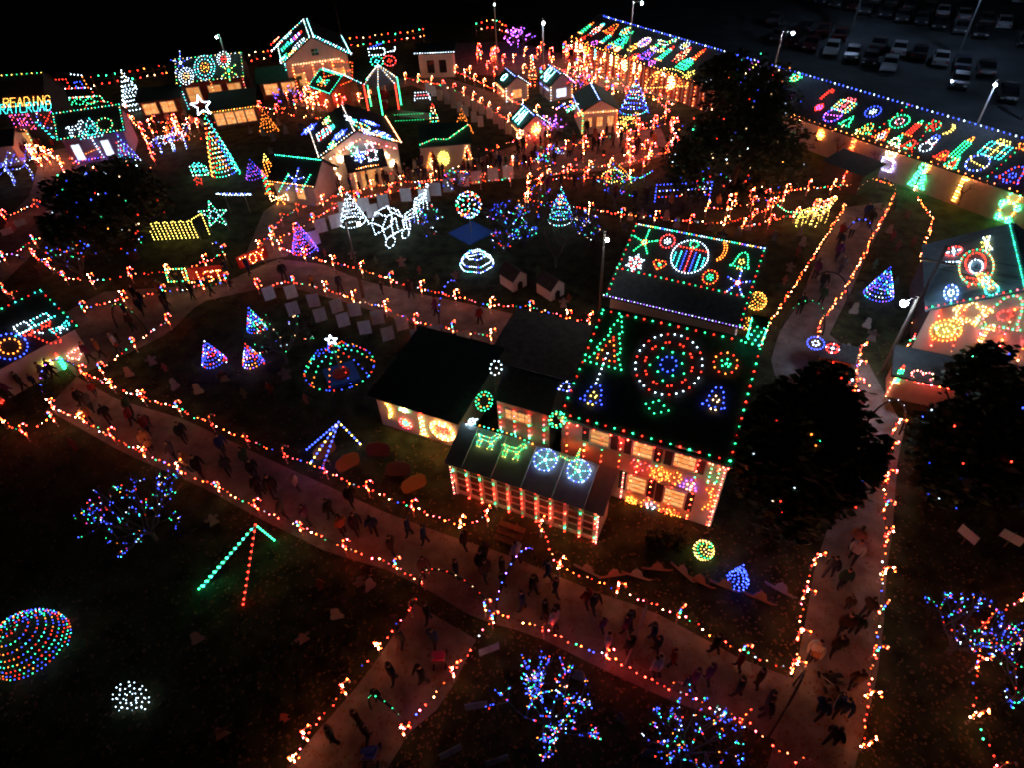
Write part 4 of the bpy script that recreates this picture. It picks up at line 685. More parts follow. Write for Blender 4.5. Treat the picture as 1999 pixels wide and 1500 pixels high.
def set_canes():
    used = set(); PEND.sort(key=lambda c: (c[0]-CAM).length); far = []
    for i, (p, v, label, group, rz, sc) in enumerate(PEND):
        if px(p+UZ)[0] < -30 or px(p+UZ)[0] > 2030 or px(p+UZ)[1] > 1530: continue
        if len(used) < 5 or i < 285:
            if v not in used: used.add(v); o = CP[v]; o.location = p; o.rotation_euler = (0, 0, rz); o.scale = (sc,)*3; tag(o, label, 'candy cane', group)
            else: copy_thing(CP[v], p, rz, label, 'candy cane', group, sc)
        else: far.append((p, v, rz, sc))
    o = thing('cane_thicket', 'mass of far off lit candy canes in the rear yards', 'candy canes', far[0][0]); o['kind'] = 'stuff'; po, bl = MB(), MB()
    for p, v, rz, sc in far:
        M_ = Matrix.Translation(p) @ Matrix.Rotation(rz, 4, 'Z') @ Matrix.Scale(sc, 4)
        for ch in CP[v].children:
            tgt = bl if ch.name.startswith('bulbs') else po; i0 = len(tgt.v); at = ch.data.color_attributes.get('glow')
            for j, vt in enumerate(ch.data.vertices):
                if at: tgt.c[i0+j] = tuple(at.data[j].color[:3])
                tgt.v.append(M_ @ vt.co)
            for pl_ in ch.data.polygons: tgt.f.append(tuple(i0+q for q in pl_.vertices)); tgt.m.append(pl_.material_index)
    sub('striped_poles', po, [M_TRIM, M_RED], o, far[0][0], stuff=True); sub('bulbs', bl, M_BULB, o, far[0][0], stuff=True)
MIX = 'RSRWSKRGBRARKRCSARSWR'
def row(where, pts, gap=2.7, cols=MIX, step=.29, k=3.1, z=.8, canes=True, mixv=(0, 1, 1, 2, 3, 4), r=.034, start='end', only=None, sag=.09, jit=.07):
    q = [P(x, y, z) for x, y in pts]; posts = along(q, gap); n = 0
    light_line(posts if canes else q, cols, step, 'string of coloured bulbs along '+where, group='light strings along the walkways', k=k, r=r, sag=sag, jit=jit)
    if canes:
        for i, p in enumerate(posts):
            v = rng.choice(mixv); put_cane(p, v, '%s, %s along %s' % (CLOOK[v], ordw(i+1), where), 'candy canes along the walkways')
row('the shed side of the lower walkway', [(160,725),(225,755),(300,785),(360,800),(450,845),(540,882),(620,912),(690,940),(760,975),(830,1000),(890,1028),(950,1010)])
row('the dark lawn side of the lower walkway', [(100,792),(160,820),(240,865),(320,905),(400,940),(500,990),(560,1015),(640,1060),(700,1075),(760,1098),(825,1135)])
row('the edge below the craft house', [(0,820),(45,845),(100,815)], gap=2.2)
row('the farmhouse side of the lower walkway', [(1055,1030),(1042,1080),(1100,1110),(1170,1140),(1265,1165),(1360,1220),(1450,1270),(1545,1308)])
row('the near side of the lower walkway', [(945,1185),(1040,1218),(1120,1262),(1220,1290),(1310,1345),(1430,1395),(1530,1450),(1560,1490)], mixv=(1, 2, 3, 4, 4))
row('the dark lawn side of the south walkway', [(800,1188),(730,1270),(685,1332),(605,1420),(570,1485)], gap=2.0, mixv=(0, 0, 1, 4))
row('the bush side of the south walkway', [(960,1210),(912,1255),(880,1320),(845,1370),(797,1410),(765,1460)], mixv=(1, 3, 4))
row('the farmhouse side of the east walkway', [(1592,1095),(1572,1130),(1570,1180),(1560,1240),(1550,1300)], gap=1.9, mixv=(1, 2, 3))
row('the big tree side of the east walkway', [(1750,832),(1738,880),(1730,955),(1728,1000),(1733,1040),(1727,1090),(1722,1170),(1712,1250),(1705,1310),(1692,1380),(1685,1440),(1700,1490)], gap=1.9, mixv=(0, 1, 2, 2, 3))
row('the bare trees at lower right', [(1999,1165),(1925,1215),(1910,1270),(1910,1340),(1900,1390),(1930,1450),(1955,1500)], gap=2.2, mixv=(0, 1, 4))
W8 = 'ASARSOWAR'
row('the cottage side of the stable walkway', [(1652,397),(1600,480),(1567,532),(1525,597),(1500,635),(1488,662)], canes=False, cols=W8, step=.26, k=2.6, sag=0, jit=.1)
row('the lawn side of the stable walkway', [(1747,377),(1690,490),(1650,565),(1607,620),(1598,652)], canes=False, cols=W8, step=.26, k=2.6, sag=0, jit=.1)
row('the barn side of the stable lawn', [(1792,385),(1822,425),(1804,482),(1797,515),(1787,560)], canes=False, cols=W8, step=.28, k=2.6, sag=0, jit=.1)
row('the barn corner', [(1816,525),(1800,570),(1795,595),(1780,630)], canes=False, cols='WOWKWROW', step=.2, k=2, sag=0); row('the front of the barn', [(1800,630),(1770,680)], canes=False, cols='WKWOGWRO', step=.2, k=1.8, sag=0)
row('the end of the stable walkway', [(1680,685),(1672,702),(1677,738),(1660,775)], gap=1.6, mixv=(1, 2)); row('the end of the stable walkway at the wall', [(1690,345),(1745,360)], canes=False, cols=W8, step=.12, k=2.0, sag=0)
row('the middle lawn side of the middle walkway', [(545,480),(580,495),(630,500),(670,520),(710,525),(750,540),(800,555),(855,570),(905,580),(965,595),(1020,595),(1055,600),(1100,615),(1150,625)], mixv=(0, 1, 1, 3))
row('the board lawn side of the middle walkway', [(500,555),(545,545),(610,552),(660,570),(705,588),(755,600),(808,625),(860,635),(905,645),(960,655)], mixv=(1, 2, 3))
row('the big left tree side of the middle walkway', [(65,495),(100,520),(140,550),(195,545),(245,535),(300,530),(340,525),(400,510),(435,490)], mixv=(0, 1, 2, 3)); row('the left arch', [(5,562),(40,590),(68,612)], gap=2)
row('the craft house side of the middle walkway', [(195,720),(230,690),(270,660),(320,630),(345,608)], mixv=(1, 2, 3)); row('the junction by the red sign', [(160,600),(200,585),(290,572),(380,560),(440,545)], mixv=(1, 3, 4))
row('the star cottage side of the cross walkway', [(505,480),(545,430),(560,410),(600,400),(640,390),(665,375)], gap=2.2); row('the lawn side of the cross walkway', [(530,470),(565,455),(595,430),(625,420),(660,398),(700,385)], gap=2.2)
row('the chapel house forecourt', [(665,375),(760,355),(850,350),(940,340),(1000,318),(1050,310)], mixv=(1, 2, 3)); row('the board row below the chapel house', [(700,385),(780,368),(860,360),(940,352),(1010,345)], mixv=(2, 3, 4))
row('the wreath cottage bend', [(1000,315),(1050,300),(1100,285),(1150,272),(1200,262),(1260,248),(1310,238)], gap=2.0, mixv=(0, 0, 1, 2)); row('the outer bend below the island', [(1030,350),(1100,332),(1180,322),(1250,310),(1305,292),(1320,268),(1312,245)], gap=2.0, mixv=(0, 0, 1, 2))
row('the near bend below the island', [(1025,388),(1032,358),(1090,345),(1170,345),(1240,342)], gap=2.0, mixv=(1, 2)); row('the cottage back lawn', [(1030,388),(1100,395),(1180,412),(1260,420),(1340,430),(1400,435),(1450,428),(1490,408),(1530,385)], mixv=(0, 1, 2, 3))
row('the stable forecourt', [(1380,405),(1460,400),(1500,375),(1560,365),(1640,362),(1690,350)], gap=2.0, mixv=(0, 1, 2)); row('the horse cart lawn', [(1450,440),(1520,425),(1570,412),(1620,395)], gap=2.4, mixv=(0, 1, 2))
row('the board row of the upper walkway', [(790,150),(850,160),(880,170),(920,187),(960,215),(1000,235)], gap=2.0, mixv=(0, 0, 1, 2)); row('the rear side of the upper walkway', [(870,128),(920,150),(970,175),(1010,200),(1050,215)], gap=2.2, mixv=(0, 0, 1))
row('the ticket booth path', [(245,212),(257,235),(270,242),(285,275),(300,312)], gap=2.4, mixv=(0, 1, 2)); row('the railroad house path', [(65,297),(105,302),(112,305),(127,342)], gap=2.4, mixv=(0, 1, 2)); row('the lilac house side', [(120,232),(128,272),(140,300)], gap=2.4); row('the upper left forecourt', [(300,235),(350,240),(395,240),(420,238)], mixv=(2, 3))
row('the red lit yard before the tall gable house', [(560,190),(600,195),(640,205),(690,195),(720,185)], gap=2.0, mixv=(0, 0, 1, 2)); row('the left margin path', [(5,420),(40,410),(75,395),(100,380),(130,350)], mixv=(2, 3, 4)); row('the big left tree far side', [(5,500),(60,470),(100,450)], mixv=(2, 3))
row('the snack booth yard', [(505,205),(540,212),(575,205)], mixv=(2, 3)); row('the island fence', [(1150,185),(1180,178),(1220,178),(1260,185),(1300,200),(1300,225),(1260,240),(1200,240)], gap=2.2, cols='RWKWROWR', mixv=(1, 2), step=.5)
row('the heart booth road', [(1680,745),(1735,760)], canes=False, step=.5); row('the farmhouse yard lawn', [(950,1010),(1000,985)], canes=False, step=.6)
for wh, pts in (('the forecourt under the chapel house', [(680,352),(800,337),(930,326)]), ('the lane between wreath cottage and boards', [(945,300),(1000,272),(1065,250)]), ('the lane behind the letter cottage', [(1080,208),(1130,198),(1165,190)]), ('the lane before the gable house door', [(560,165),(620,178),(695,166)]), ('the lane below the lilac house', [(130,305),(200,335),(292,322)]), ('the lane below the toy shop', [(290,250),(360,262),(420,270)]), ('the lane round the snack booth', [(470,200),(520,215),(600,222),(640,232)]), ('the rear lane by the red wall', [(1110,120),(1180,150),(1260,180),(1320,200)]), ('the middle of the plaza', [(1050,330),(1150,310),(1240,290),(1290,265)])):
    row(wh, pts, canes=False, cols='RSAWRSAWKR', step=.5, k=3.4, sag=0, jit=.3)
# warm thickets of lit canes at the back
def thicket(where, poly, n, vs_=(0, 0, 1, 1, 2)):
    xs = [p[0] for p in poly]; ys = [p[1] for p in poly]; i = 0; tries = 0
    while i < n and tries < 4000:
        tries += 1; x, y = rng.uniform(min(xs), max(xs)), rng.uniform(min(ys), max(ys)); c = False
        for (x1, y1), (x2, y2) in zip(poly, poly[1:]+poly[:1]):
            if (y1 > y) != (y2 > y) and x < (x2-x1)*(y-y1)/(y2-y1)+x1: c = not c
        if not c: continue
        v = rng.choice(vs_); i += 1; put_cane(P(x, y, .8), v, '%s in %s' % (CLOOK[v], where), 'thickets of lit canes', sc=rng.uniform(1.0, 1.7))
thicket('the rear yard', [(870,95),(1110,95),(1120,165),(900,140)], 30, (0, 1, 2, 2, 3)); thicket('the yard under the red wall', [(1120,110),(1300,165),(1310,185),(1150,180),(1120,150)], 22, (0, 1, 2, 2, 3))
thicket('the wreath cottage yard', [(1000,205),(1060,225),(1080,285),(1060,315),(1000,300)], 12, (0, 1, 2)); thicket('the candle cottage yard', [(1190,250),(1310,250),(1320,320),(1150,330),(1130,285)], 14, (0, 1, 2, 2)); thicket('the gable house yard', [(570,175),(680,165),(690,205),(600,215)], 20)
thicket('the ticket booth yard', [(300,240),(400,240),(400,262),(290,262)], 8); thicket('the railroad forecourt', [(20,292),(110,292),(110,320),(60,320)], 8); thicket('the long wall lawn', [(1380,390),(1660,345),(1600,420),(1440,430)], 6, (1, 2, 3))
set_canes()
# rear fence with two cords of bulbs
for lab, pts in (('rear fence left of the toy shop', [(190,176),(240,168),(330,152)]), ('rear fence between toy shop and gable house', [(470,136),(530,121)]), ('rear fence right of the tall gable house', [(675,101),(760,90),(828,81)]), ('rear fence above the lit thicket', [(930,68),(965,62),(990,74)])):
    q = [P(*p) for p in pts]; o = thing('board_fence', 'dark '+lab, 'fence', q[0]); mb = MB()
    for p in along(q, 2.4): m2 = MB(); m2.box(p+UZ*.8, (.12, .12, 1.6)); sub('post', m2, M_WOOD, o, q[0])
    for zz in (.5, 1.2):
        m2 = MB(); m2.tube([p+UZ*zz for p in q], .05, 4); sub('rail', m2, M_WOOD, o, q[0])
    for zz, wd in ((.75, 'lower'), (1.6, 'upper')): light_line([p+UZ*zz for p in q], 'RWOROWGR', .9, '%s red and white bulb cord on the %s' % (wd, lab), group='cords on the rear fence', k=2.4, r=.055, jit=.1)

# ================================================================ trees
def leaf_tree(label, cpx, z, rad, hz, nl, nb, seed, trunk_h=None):
    rg = random.Random(seed); c = P(cpx[0], cpx[1], z); base = V((c.x, c.y, 0)); o = thing('dark_tree', label, 'tree', base, 'big dark trees with scattered bulbs'); mb = MB()
    mb.tube([base, base+V((.1, .05, z*.35)), base+V((0, .1, z*.8)), c+V((0, 0, hz*.4))], .42, 8, r2=.1); sub('trunk', mb, M_BARK, o, base)
    for i in range(9):
        a = TAU*i/9+rg.uniform(-.3, .3); s0 = base+UZ*(z*.35+.35*i*.5); e = c+V((math.cos(a)*rad*.75, math.sin(a)*rad*.75, rg.uniform(-.3, .5)*hz)); mb = MB(); mb.tube([s0, s0.lerp(e, .5)+UZ*.4, e], .14, 5, r2=.03); sub('limb', mb, M_BARK, o, base)
    lobes = [(V((rg.gauss(0, .45), rg.gauss(0, .45), rg.gauss(0, .42))), rg.uniform(.3, .55)) for _ in range(26)]; cr = MB()
    def pt(shell):
        q, s_ = rg.choice(lobes); d = V((rg.gauss(0, 1), rg.gauss(0, 1), rg.gauss(0, 1))).normalized()*(s_*(rg.uniform(.3, 1) if not shell else rg.uniform(.9, 1.05))); p = q+d
        if p.length > 1.12: p = p.normalized()*rg.uniform(.9, 1.12)
        return V((c.x+p.x*rad, c.y+p.y*rad, max(.9, c.z+p.z*hz)))
    for i in range(nl):
        p = pt(False); n = V((rg.gauss(0, 1), rg.gauss(0, 1), rg.gauss(0, 1)+.4)).normalized(); a = n.cross(V((.3, .5, .8))).normalized(); b = n.cross(a); s_ = rg.uniform(.12, .3)
        cr.face([p-a*s_, p-b*s_*.5, p+a*s_, p+b*s_*.5])
    sub('crown', cr, M_LEAF, o, base); bl = MB()
    for i in range(nb): bl.bulb(pt(True), .042, rg.choice('RGBCWBOGRBCW'), KB*rg.choice((.12, .3, .6, 1.2)))
    b = sub('bulbs', bl, M_BULB, o, base, stuff=True)
leaf_tree('huge dark tree with scattered bulbs hiding the middle of the long stable', (1450,265), 5.0, 5.9, 5.6, 17000, 200, 1)
leaf_tree('dark tree with scattered bulbs below the lilac house', (218,415), 4.0, 4.3, 3.8, 12000, 160, 2)
leaf_tree('dark tree with scattered bulbs beside the farmhouse and east walkway', (1575,895), 4.5, 2.65, 4.5, 13000, 60, 3)
leaf_tree('dark tree with scattered bulbs at the right below the heart booth', (1930,855), 4.5, 3.1, 4.3, 13000, 70, 4)
M_TWIG = mat('pale_twigs', (.11, .10, .10), .9, .3, 6)
def bare_tree(label, at, h, spread, nb, cols, seed, k=.9, name='bare_tree', m=M_TWIG, multi=7):
    rg = random.Random(seed); base = P(*at); o = thing(name, label, 'tree', base); br = MB(); tips = []
    def grow(p, d, L, r0, lv):
        e = p+d*L+V((rg.uniform(-.1, .1), rg.uniform(-.1, .1), rg.uniform(0, .12)))*L; br.tube([p, p.lerp(e, .5)+V((rg.uniform(-.06, .06), rg.uniform(-.06, .06), 0))*L, e], r0, 4, r2=r0*.6, caps=False); tips.append((p, e, lv))
        if lv > 0:
            for i in range(3 if lv > 1 else 4):
                dd = (d+V((rg.gauss(0, .55), rg.gauss(0, .55), rg.gauss(.1, .35)))).normalized(); grow(e, dd, L*rg.uniform(.6, .8), r0*.6, lv-1)
    tr = MB(); tr.tube([base, base+UZ*(h*.18)], .12, 7, r2=.1); sub('trunk', tr, m, o, base)
    for i in range(multi):
        a = TAU*i/multi+rg.uniform(-.3, .3); grow(base+UZ*(h*.15), V((math.cos(a)*spread, math.sin(a)*spread, 1)).normalized(), h*.36, .06, 3)
    sub('crown', br, m, o, base); bl = MB()
    for i in range(nb):
        p, e, lv = rg.choice(tips); bl.bulb(p.lerp(e, rg.random())+V((0, 0, .05)), max(.021, (base-CAM).length*.00058), rg.choice(cols), KB*k*rg.choice((.25, .5, .9, 1.5)))
    if nb: sub('bulbs', bl, M_BULB, o, base, stuff=True)
MC = 'BBCBGBRBGTBOBRB'
bare_tree('bare tree full of blue white and green bulbs at the bottom middle', (1065,1425), 3.0, .75, 520, MC, 5); bare_tree('small bare tree with blue bulbs at the bottom right of the middle one', (1340,1480), 2.6, .7, 260, MC, 6)
bare_tree('bare tree with many bulbs at the lower right edge, upper one', (1850,1275), 2.8, .7, 200, MC, 7); bare_tree('bare tree with blue bulbs at the lower right corner', (1975,1370), 2.9, .8, 240, 'BBCBGRW', 8)
bare_tree('bare tree with blue and green bulbs on the dark lawn', (305,1055), 3.4, .9, 230, MC, 9); bare_tree('brown bare tree beside the lamp pole on the middle lawn', (1085,520), 4.6, .5, 0, MC, 10)
bare_tree('low bush tree with mixed bulbs left of the white coach', (838,455), 2.0, 1.1, 55, MC, 11); bare_tree('tree with green and white bulbs between the light cones', (560,705), 3.0, .8, 45, 'GCBGTRW', 12)
bare_tree('mixed bulb tree right of the big light ball', (990,455), 2.6, .9, 50, MC, 13); bare_tree('mixed bulb tree behind the brown bare tree', (1050,440), 2.6, .9, 40, MC, 14); bare_tree('small mixed bulb tree left of the lamp pole', (1150,480), 1.8, .8, 28, 'BCBGW', 15)
bare_tree('blue and mixed bulb tree before the junction', (165,545), 3.0, .7, 45, 'BBCRGOB', 16); bare_tree('mixed bulb bush below the wreath cottage', (1070,335), 2.2, .9, 50, 'BBCGRB', 17); bare_tree('blue bulb bush row behind the lamp pole', (1200,400), 2.6, .8, 50, 'BBCBRG', 18); bare_tree('mixed bulb bush at the board row', (895,382), 2.2, .8, 45, 'BBCGRB', 19)
bare_tree('blue bulb bush under the light ball', (985,490), 1.6, 1.0, 40, 'BBCRB', 31); bare_tree('blue bulb bush left of the brown bare tree', (1025,480), 1.8, 1.0, 40, 'BCBTG', 32); bare_tree('blue bulb bush right of the brown bare tree', (1135,455), 1.8, 1.0, 40, 'BBCBW', 33)
bare_tree('dark bulb tree left of the chapel house', (570,225), 3.0, .7, 40, 'BVRBK', 20); bare_tree('violet bulb bush left in the rear thicket', (1015,105), 3.2, .8, 70, 'VPVP', 21, k=1.8); bare_tree('violet bulb bush beside the wreath cottage', (1078,278), 2.4, .6, 50, 'VPVK', 22, k=1.6); bare_tree('violet bulb bush by the letter cottage', (1128,190), 2.4, .7, 45, 'VPVKR', 24, k=1.6)

# ================================================================ cone trees and other standing light figures
def cone_tree(label, at, h, rad, cols, turns=8, name='cone_tree', k=1.0, step=.2, r=.034, top=None, cat='light tree', bands=None, wire=M_WIRE, bulge=1.15):
    base = P(*at); step = max(step, (base-CAM).length*.0042); turns = min(turns, int(h/((base-CAM).length*.0048))); o = thing(name, label, cat, base, 'cone shaped light trees'); wr, bl = MB(), MB(); apex = base+UZ*h
    for i in range(8): a = TAU*i/8; wr.tube([base+V((rad*math.cos(a), rad*math.sin(a), .05)), apex], .015, 3)
    sp = [base+V((rad*(1-t**bulge)*math.cos(t*turns*TAU), rad*(1-t**bulge)*math.sin(t*turns*TAU), .1+(h-.1)*t)) for t in [i/(turns*16) for i in range(turns*16+1)]]
    wr.tube(sp, .01, 3); L = along(sp, step)
    for i, p in enumerate(L):
        if bands: a = math.atan2(p.y-base.y, p.x-base.x); c = bands[int((a+math.pi)/TAU*len(bands)) % len(bands)]
        else: c = rng.choice(cols)
        bl.bulb(p, r, c, KB*k*rng.uniform(.6, 1.3))
    sub('frame', wr, wire, o, base); sub('bulbs', bl, M_BULB, o, base, stuff=True)
    if top:
        mb, b2 = MB(), MB(); cs = apex+UZ*top*.55; vx = V((.98, .2, 0))
        q = [cs+vx*((top if i % 2 == 0 else top*.42)*math.sin(math.pi*i/5))+UZ*((top if i % 2 == 0 else top*.42)*math.cos(math.pi*i/5)) for i in range(10)]
        mb.tube(q+[q[0]], .03, 4); st = sub('star', mb, M_WHITEWIRE, o, base)
        for p in along(q, .12, True): b2.bulb(p, .045, 'C', KB*1.6)
        sub('star_bulbs', b2, M_BULB, st, base, stuff=True)
for lab, at, h, rad, cols, kk in (('blue and white cone tree farthest on the board lawn', (503,645), 1.9, .65, 'BBCGRBT', .9), ('blue and red cone tree left on the board lawn', (420,710), 1.9, .75, 'BVBRCB', .9), ('blue and red cone tree between the others on the board lawn', (496,712), 1.75, .66, 'BVRBCO', .9),
        ('violet and blue cone tree at the cross walkway', (596,492), 2.6, 1.0, 'BVPBRV', .9), ('white cone tree beside the lamp pole', (692,440), 3.0, 1.2, 'C', 1.3), ('blue and violet cone tree on the stable lawn', (1713,580), 2.4, .95, 'BVBCBT', .9), ('solid blue cone tree before the farmhouse corner', (1438,1140), 1.5, .5, 'B', 1.2),
        ('teal and white cone tree behind the brown bare tree', (1095,437), 3.2, 1.1, 'TCBT', 1.0), ('blue cone tree on the island', (1237,222), 3.6, 1.6, 'BCBT', 1.4), ('orange cone tree on the lawn above the flat shed', (905,262), 2.6, 1.0, 'O', .9), ('small orange cone tree left of the chapel house', (526,258), 2.4, 1.0, 'O', 1.0),
        ('orange cone tree behind the white reindeer', (346,275), 2.6, 1.3, 'OR', .9), ('dark blue cone tree below the lilac house', (255,318), 2.8, 1.0, 'BTVC', .8), ('dark violet cone tree right of the star topped tree', (500,350), 2.0, .9, 'VBP', .6)):
    cone_tree(lab, at, h, rad, cols, k=kk, turns=9 if h < 3 else 7)
cone_tree('huge many coloured cone of bulbs at the left edge of the dark lawn', (66,1265), 2.1, 1.5, 'RBGORBBTG', turns=9, k=.7, step=.17, bulge=2.2, r=.025)
cone_tree('tall rainbow striped light tree with white star on top', (442,342), 6.0, 1.3, '', turns=14, k=1.0, step=.27, r=.045, top=.9, bands='OYRGTCBTGTCTOYRG'); cone_tree('white light tower with yellow cap behind the ticket booth', (270,214), 4.4, 1.6, 'C', turns=16, k=1.6, step=.22, r=.045)
def ball_bush(label, at, rad, cols, n, k=1.0):
    base = P(*at); o = thing('ball_bush', label, 'bush', base); lf = MB(); rg = random.Random(at[0])
    for i in range(500):
        d = V((rg.gauss(0, 1), rg.gauss(0, 1), rg.gauss(0, 1))).normalized()*rad*rg.uniform(.5, .97); p = base+UZ*rad*.9+d; p.z = max(.03, p.z); a = V((rg.gauss(0, 1), rg.gauss(0, 1), rg.gauss(0, 1))).normalized(); b = a.cross(V((.2, .4, .9))).normalized(); lf.face([p-a*.1, p-b*.06, p+a*.1, p+b*.06])
    sub('foliage', lf, M_LEAF, o, base); bl = MB()
    for i in range(n):
        g = i*2.39996; zz = 1-2*(i+.5)/n; p = base+UZ*rad*.9+V((math.cos(g)*math.sqrt(1-zz*zz), math.sin(g)*math.sqrt(1-zz*zz), zz))*rad
        if p.z > .05: bl.bulb(p, .032, cols[i % len(cols)], KB*k*rng.uniform(.5, 1.2))
    sub('bulbs', bl, M_BULB, o, base, stuff=True)
ball_bush('round bush netted in gold and green bulbs by the farmhouse corner', (1371,1085), .45, 'YGYW', 120, .7); ball_bush('gold netted ball at the cottage corner', (1474,600), .6, 'YO', 110, 1.0); ball_bush('small gold netted ball below the cottage corner', (1455,640), .4, 'YO', 50, 1.0)
ball_bush('low dark bush left under the farmhouse front', (1278,1062), .55, 'R', 0); ball_bush('low dark bush right under the farmhouse front', (1320,1068), .6, 'R', 0)
# white snowflake on the dark lawn
base = P(258,1378); figc = Surf(base+UZ*.1, V((1, 0, 0)), V((0, .6, .8)))
fig(figc, (258,1362), [ci(.15, 'C', n=10)]+arms('C', 8, .5, .2)+[ln('C', (.3*math.sin(t)-.12*math.cos(t), .3*math.cos(t)+.12*math.sin(t)), (.5*math.sin(t+.3), .5*math.cos(t+.3))) for t in [TAU*i/8 for i in range(8)]], 56, .95, 'light_snowflake', 'white light snowflake standing on the dark lawn', None, step=.24, k=.8, r=.022)
# A frames
def aframe(label, apex, feet, colsets, h):
    ap = P(apex[0], apex[1], h); o = thing('light_a_frame', label, 'light figure', V((ap.x, ap.y, 0)))
    for f_, cs in zip(feet, colsets):
        q = P(*f_); mb, bl = MB(), MB(); mb.tube([q, ap], .03, 5); leg = sub('leg', mb, M_POLE, o, o.location)
        for i, p in enumerate(along([ap, q], .3)): bl.bulb(p+V((0, -.06, .06)), .05, cs[i % len(cs)], KB*1.1)
        sub('bulbs', bl, M_BULB, leg, o.location, stuff=True)
aframe('blue and yellow light A frame swing on the yard by the shed', (662,825), [(607,905),(704,868),(630,915),(598,880)], ['BY', 'BY', 'B', 'B'], 2.4); aframe('green and red light A frame on the dark lawn', (500,1025), [(390,1150),(538,1056),(398,1146),(476,1180)], ['G', 'G', 'GT', 'R'], 2.4)
# rotating tree under a canopy of bulb cords, on a blue platform
cb = P(668,735); o = thing('carousel', 'small carousel of bulb cords with white star on a blue platform', 'carousel', cb); mb = MB(); mb.box(cb+UZ*.12, (1.9, 1.9, .24), (V((.9, .4, 0)).normalized(), V((-.4, .9, 0)).normalized(), UZ)); sub('platform', mb, M_BLUEBOARD, o, cb)
mb = MB(); mb.tube([cb, cb+UZ*2.6], .05, 6); sub('pole', mb, M_POLE, o, cb); mb = MB(); mb.lathe(cb+UZ*.25, [(.55, 0), (.55, .12), (.1, .3)], 10); sub('red_drum', mb, M_RED, o, cb)
for i in range(10):
    a = TAU*i/10+.2; e = cb+V((2.1*math.cos(a), 2.1*math.sin(a), .75)); m_ = cb+V((1.3*math.cos(a), 1.3*math.sin(a), 1.75)); mb, bl = MB(), MB(); mb.tube([cb+UZ*2.4, m_, e], .02, 4); w_ = sub('cord', mb, M_WIRE, o, cb)
    for j, p in enumerate(along([cb+UZ*2.4, m_, e], .36)): bl.bulb(p, .045, 'BTGORB'[(i+j//2) % 6], KB*.45)
    sub('bulbs', bl, M_BULB, w_, cb, stuff=True)
ring = [cb+V((2.1*math.cos(TAU*i/28), 2.1*math.sin(TAU*i/28), .75)) for i in range(28)]; mb, bl = MB(), MB(); mb.tube(ring+[ring[0]], .02, 4); w_ = sub('rim', mb, M_WIRE, o, cb)
for j, p in enumerate(along(ring, .45, True)): bl.bulb(p, .045, 'BOGBRB'[j % 6], KB*.5)
sub('bulbs', bl, M_BULB, w_, cb, stuff=True); q = [cb+UZ*2.9+V((1, 0, 0))*((.36 if i % 2 == 0 else .15)*math.sin(math.pi*i/5))+UZ*((.36 if i % 2 == 0 else .15)*math.cos(math.pi*i/5)) for i in range(10)]; mb, bl = MB(), MB(); mb.tube(q+[q[0]], .02, 4); w_ = sub('star', mb, M_WHITEWIRE, o, cb)
for p in along(q, .1, True): bl.bulb(p, .04, 'C', KB*1.5)
sub('bulbs', bl, M_BULB, w_, cb, stuff=True)
# light ball on a blue board
bb = P(920,455); o = thing('light_ball', 'round many coloured light ball on a pole over a blue board', 'light figure', bb); mb = MB(); mb.box(bb+UZ*.05, (2.6, 2.6, .1), (V((.75, .66, 0)), V((-.66, .75, 0)), UZ)); sub('board', mb, M_BLUEBOARD, o, bb); mb = MB(); mb.tube([bb, bb+UZ*1.9], .05, 6); sub('pole', mb, M_POLE, o, bb)
bl = MB(); mb = MB(); cc = bb+UZ*2.5
for i in range(12):
    a = TAU*i/12; qq = [cc+V((math.cos(a)*math.sin(t), math.sin(a)*math.sin(t), math.cos(t)))*.98 for t in [math.pi*j/8 for j in range(9)]]; mb.tube(qq, .012, 3)
    for j in range(1, 8): bl.bulb(qq[j], .045, 'TCGRCOBC'[(i+j) % 8], KB*1.0)
sub('wire_globe', mb, M_WIRE, o, bb); sub('bulbs', bl, M_BULB, o, bb, stuff=True)
tb = P(931,518); o = thing('tiered_light', 'tiered blue white light crown on the middle lawn', 'light figure', tb)
for R_, z_ in ((1.25, .2), (1.1, .55), (.7, .95)):
    qq = [tb+V((R_*math.cos(TAU*i/24), R_*math.sin(TAU*i/24), z_+.06*math.sin(i*TAU/4))) for i in range(24)]; mb, bl = MB(), MB(); mb.tube(qq+[qq[0]], .015, 3); w_ = sub('hoop', mb, M_WHITEWIRE, o, tb)
    for p in along(qq, .17, True): bl.bulb(p, .04, 'CTB'[rng.randrange(3)] if rng.random() < .5 else 'C', KB*.9)
    sub('bulbs', bl, M_BULB, w_, tb, stuff=True)
    for i in range(0, 24, 6): m2 = MB(); m2.tube([V((qq[i].x, qq[i].y, 0)), qq[i]], .015, 4); sub('stake', m2, M_POLE, o, tb)
# flat standing figures of bulbs
def standing(at, st, wm, asp, nm, lab, face=(1, 0, 0), step=.12, k=1.3, grp='standing light figures', lift=.1, r=BR):
    b = P(*at); s_ = Surf(b, V(face), UZ); c = s_.pt(0, wm*asp*.5+lift, 0); o = figure_on(s_, px(c), st, 0, asp, nm, lab, grp, wm=wm, step=step, k=k, r=r)
    mb = MB()
    for sx in (-.3, .3): mb = MB(); mb.tube([b+s_.ex*(sx*wm), b+s_.ex*(sx*wm)+UZ*(lift+wm*asp*.35)], .02, 4); sub('stake', mb, M_POLE, o, o.location)
    return o
ox = V((.75, .66, 0)).normalized()
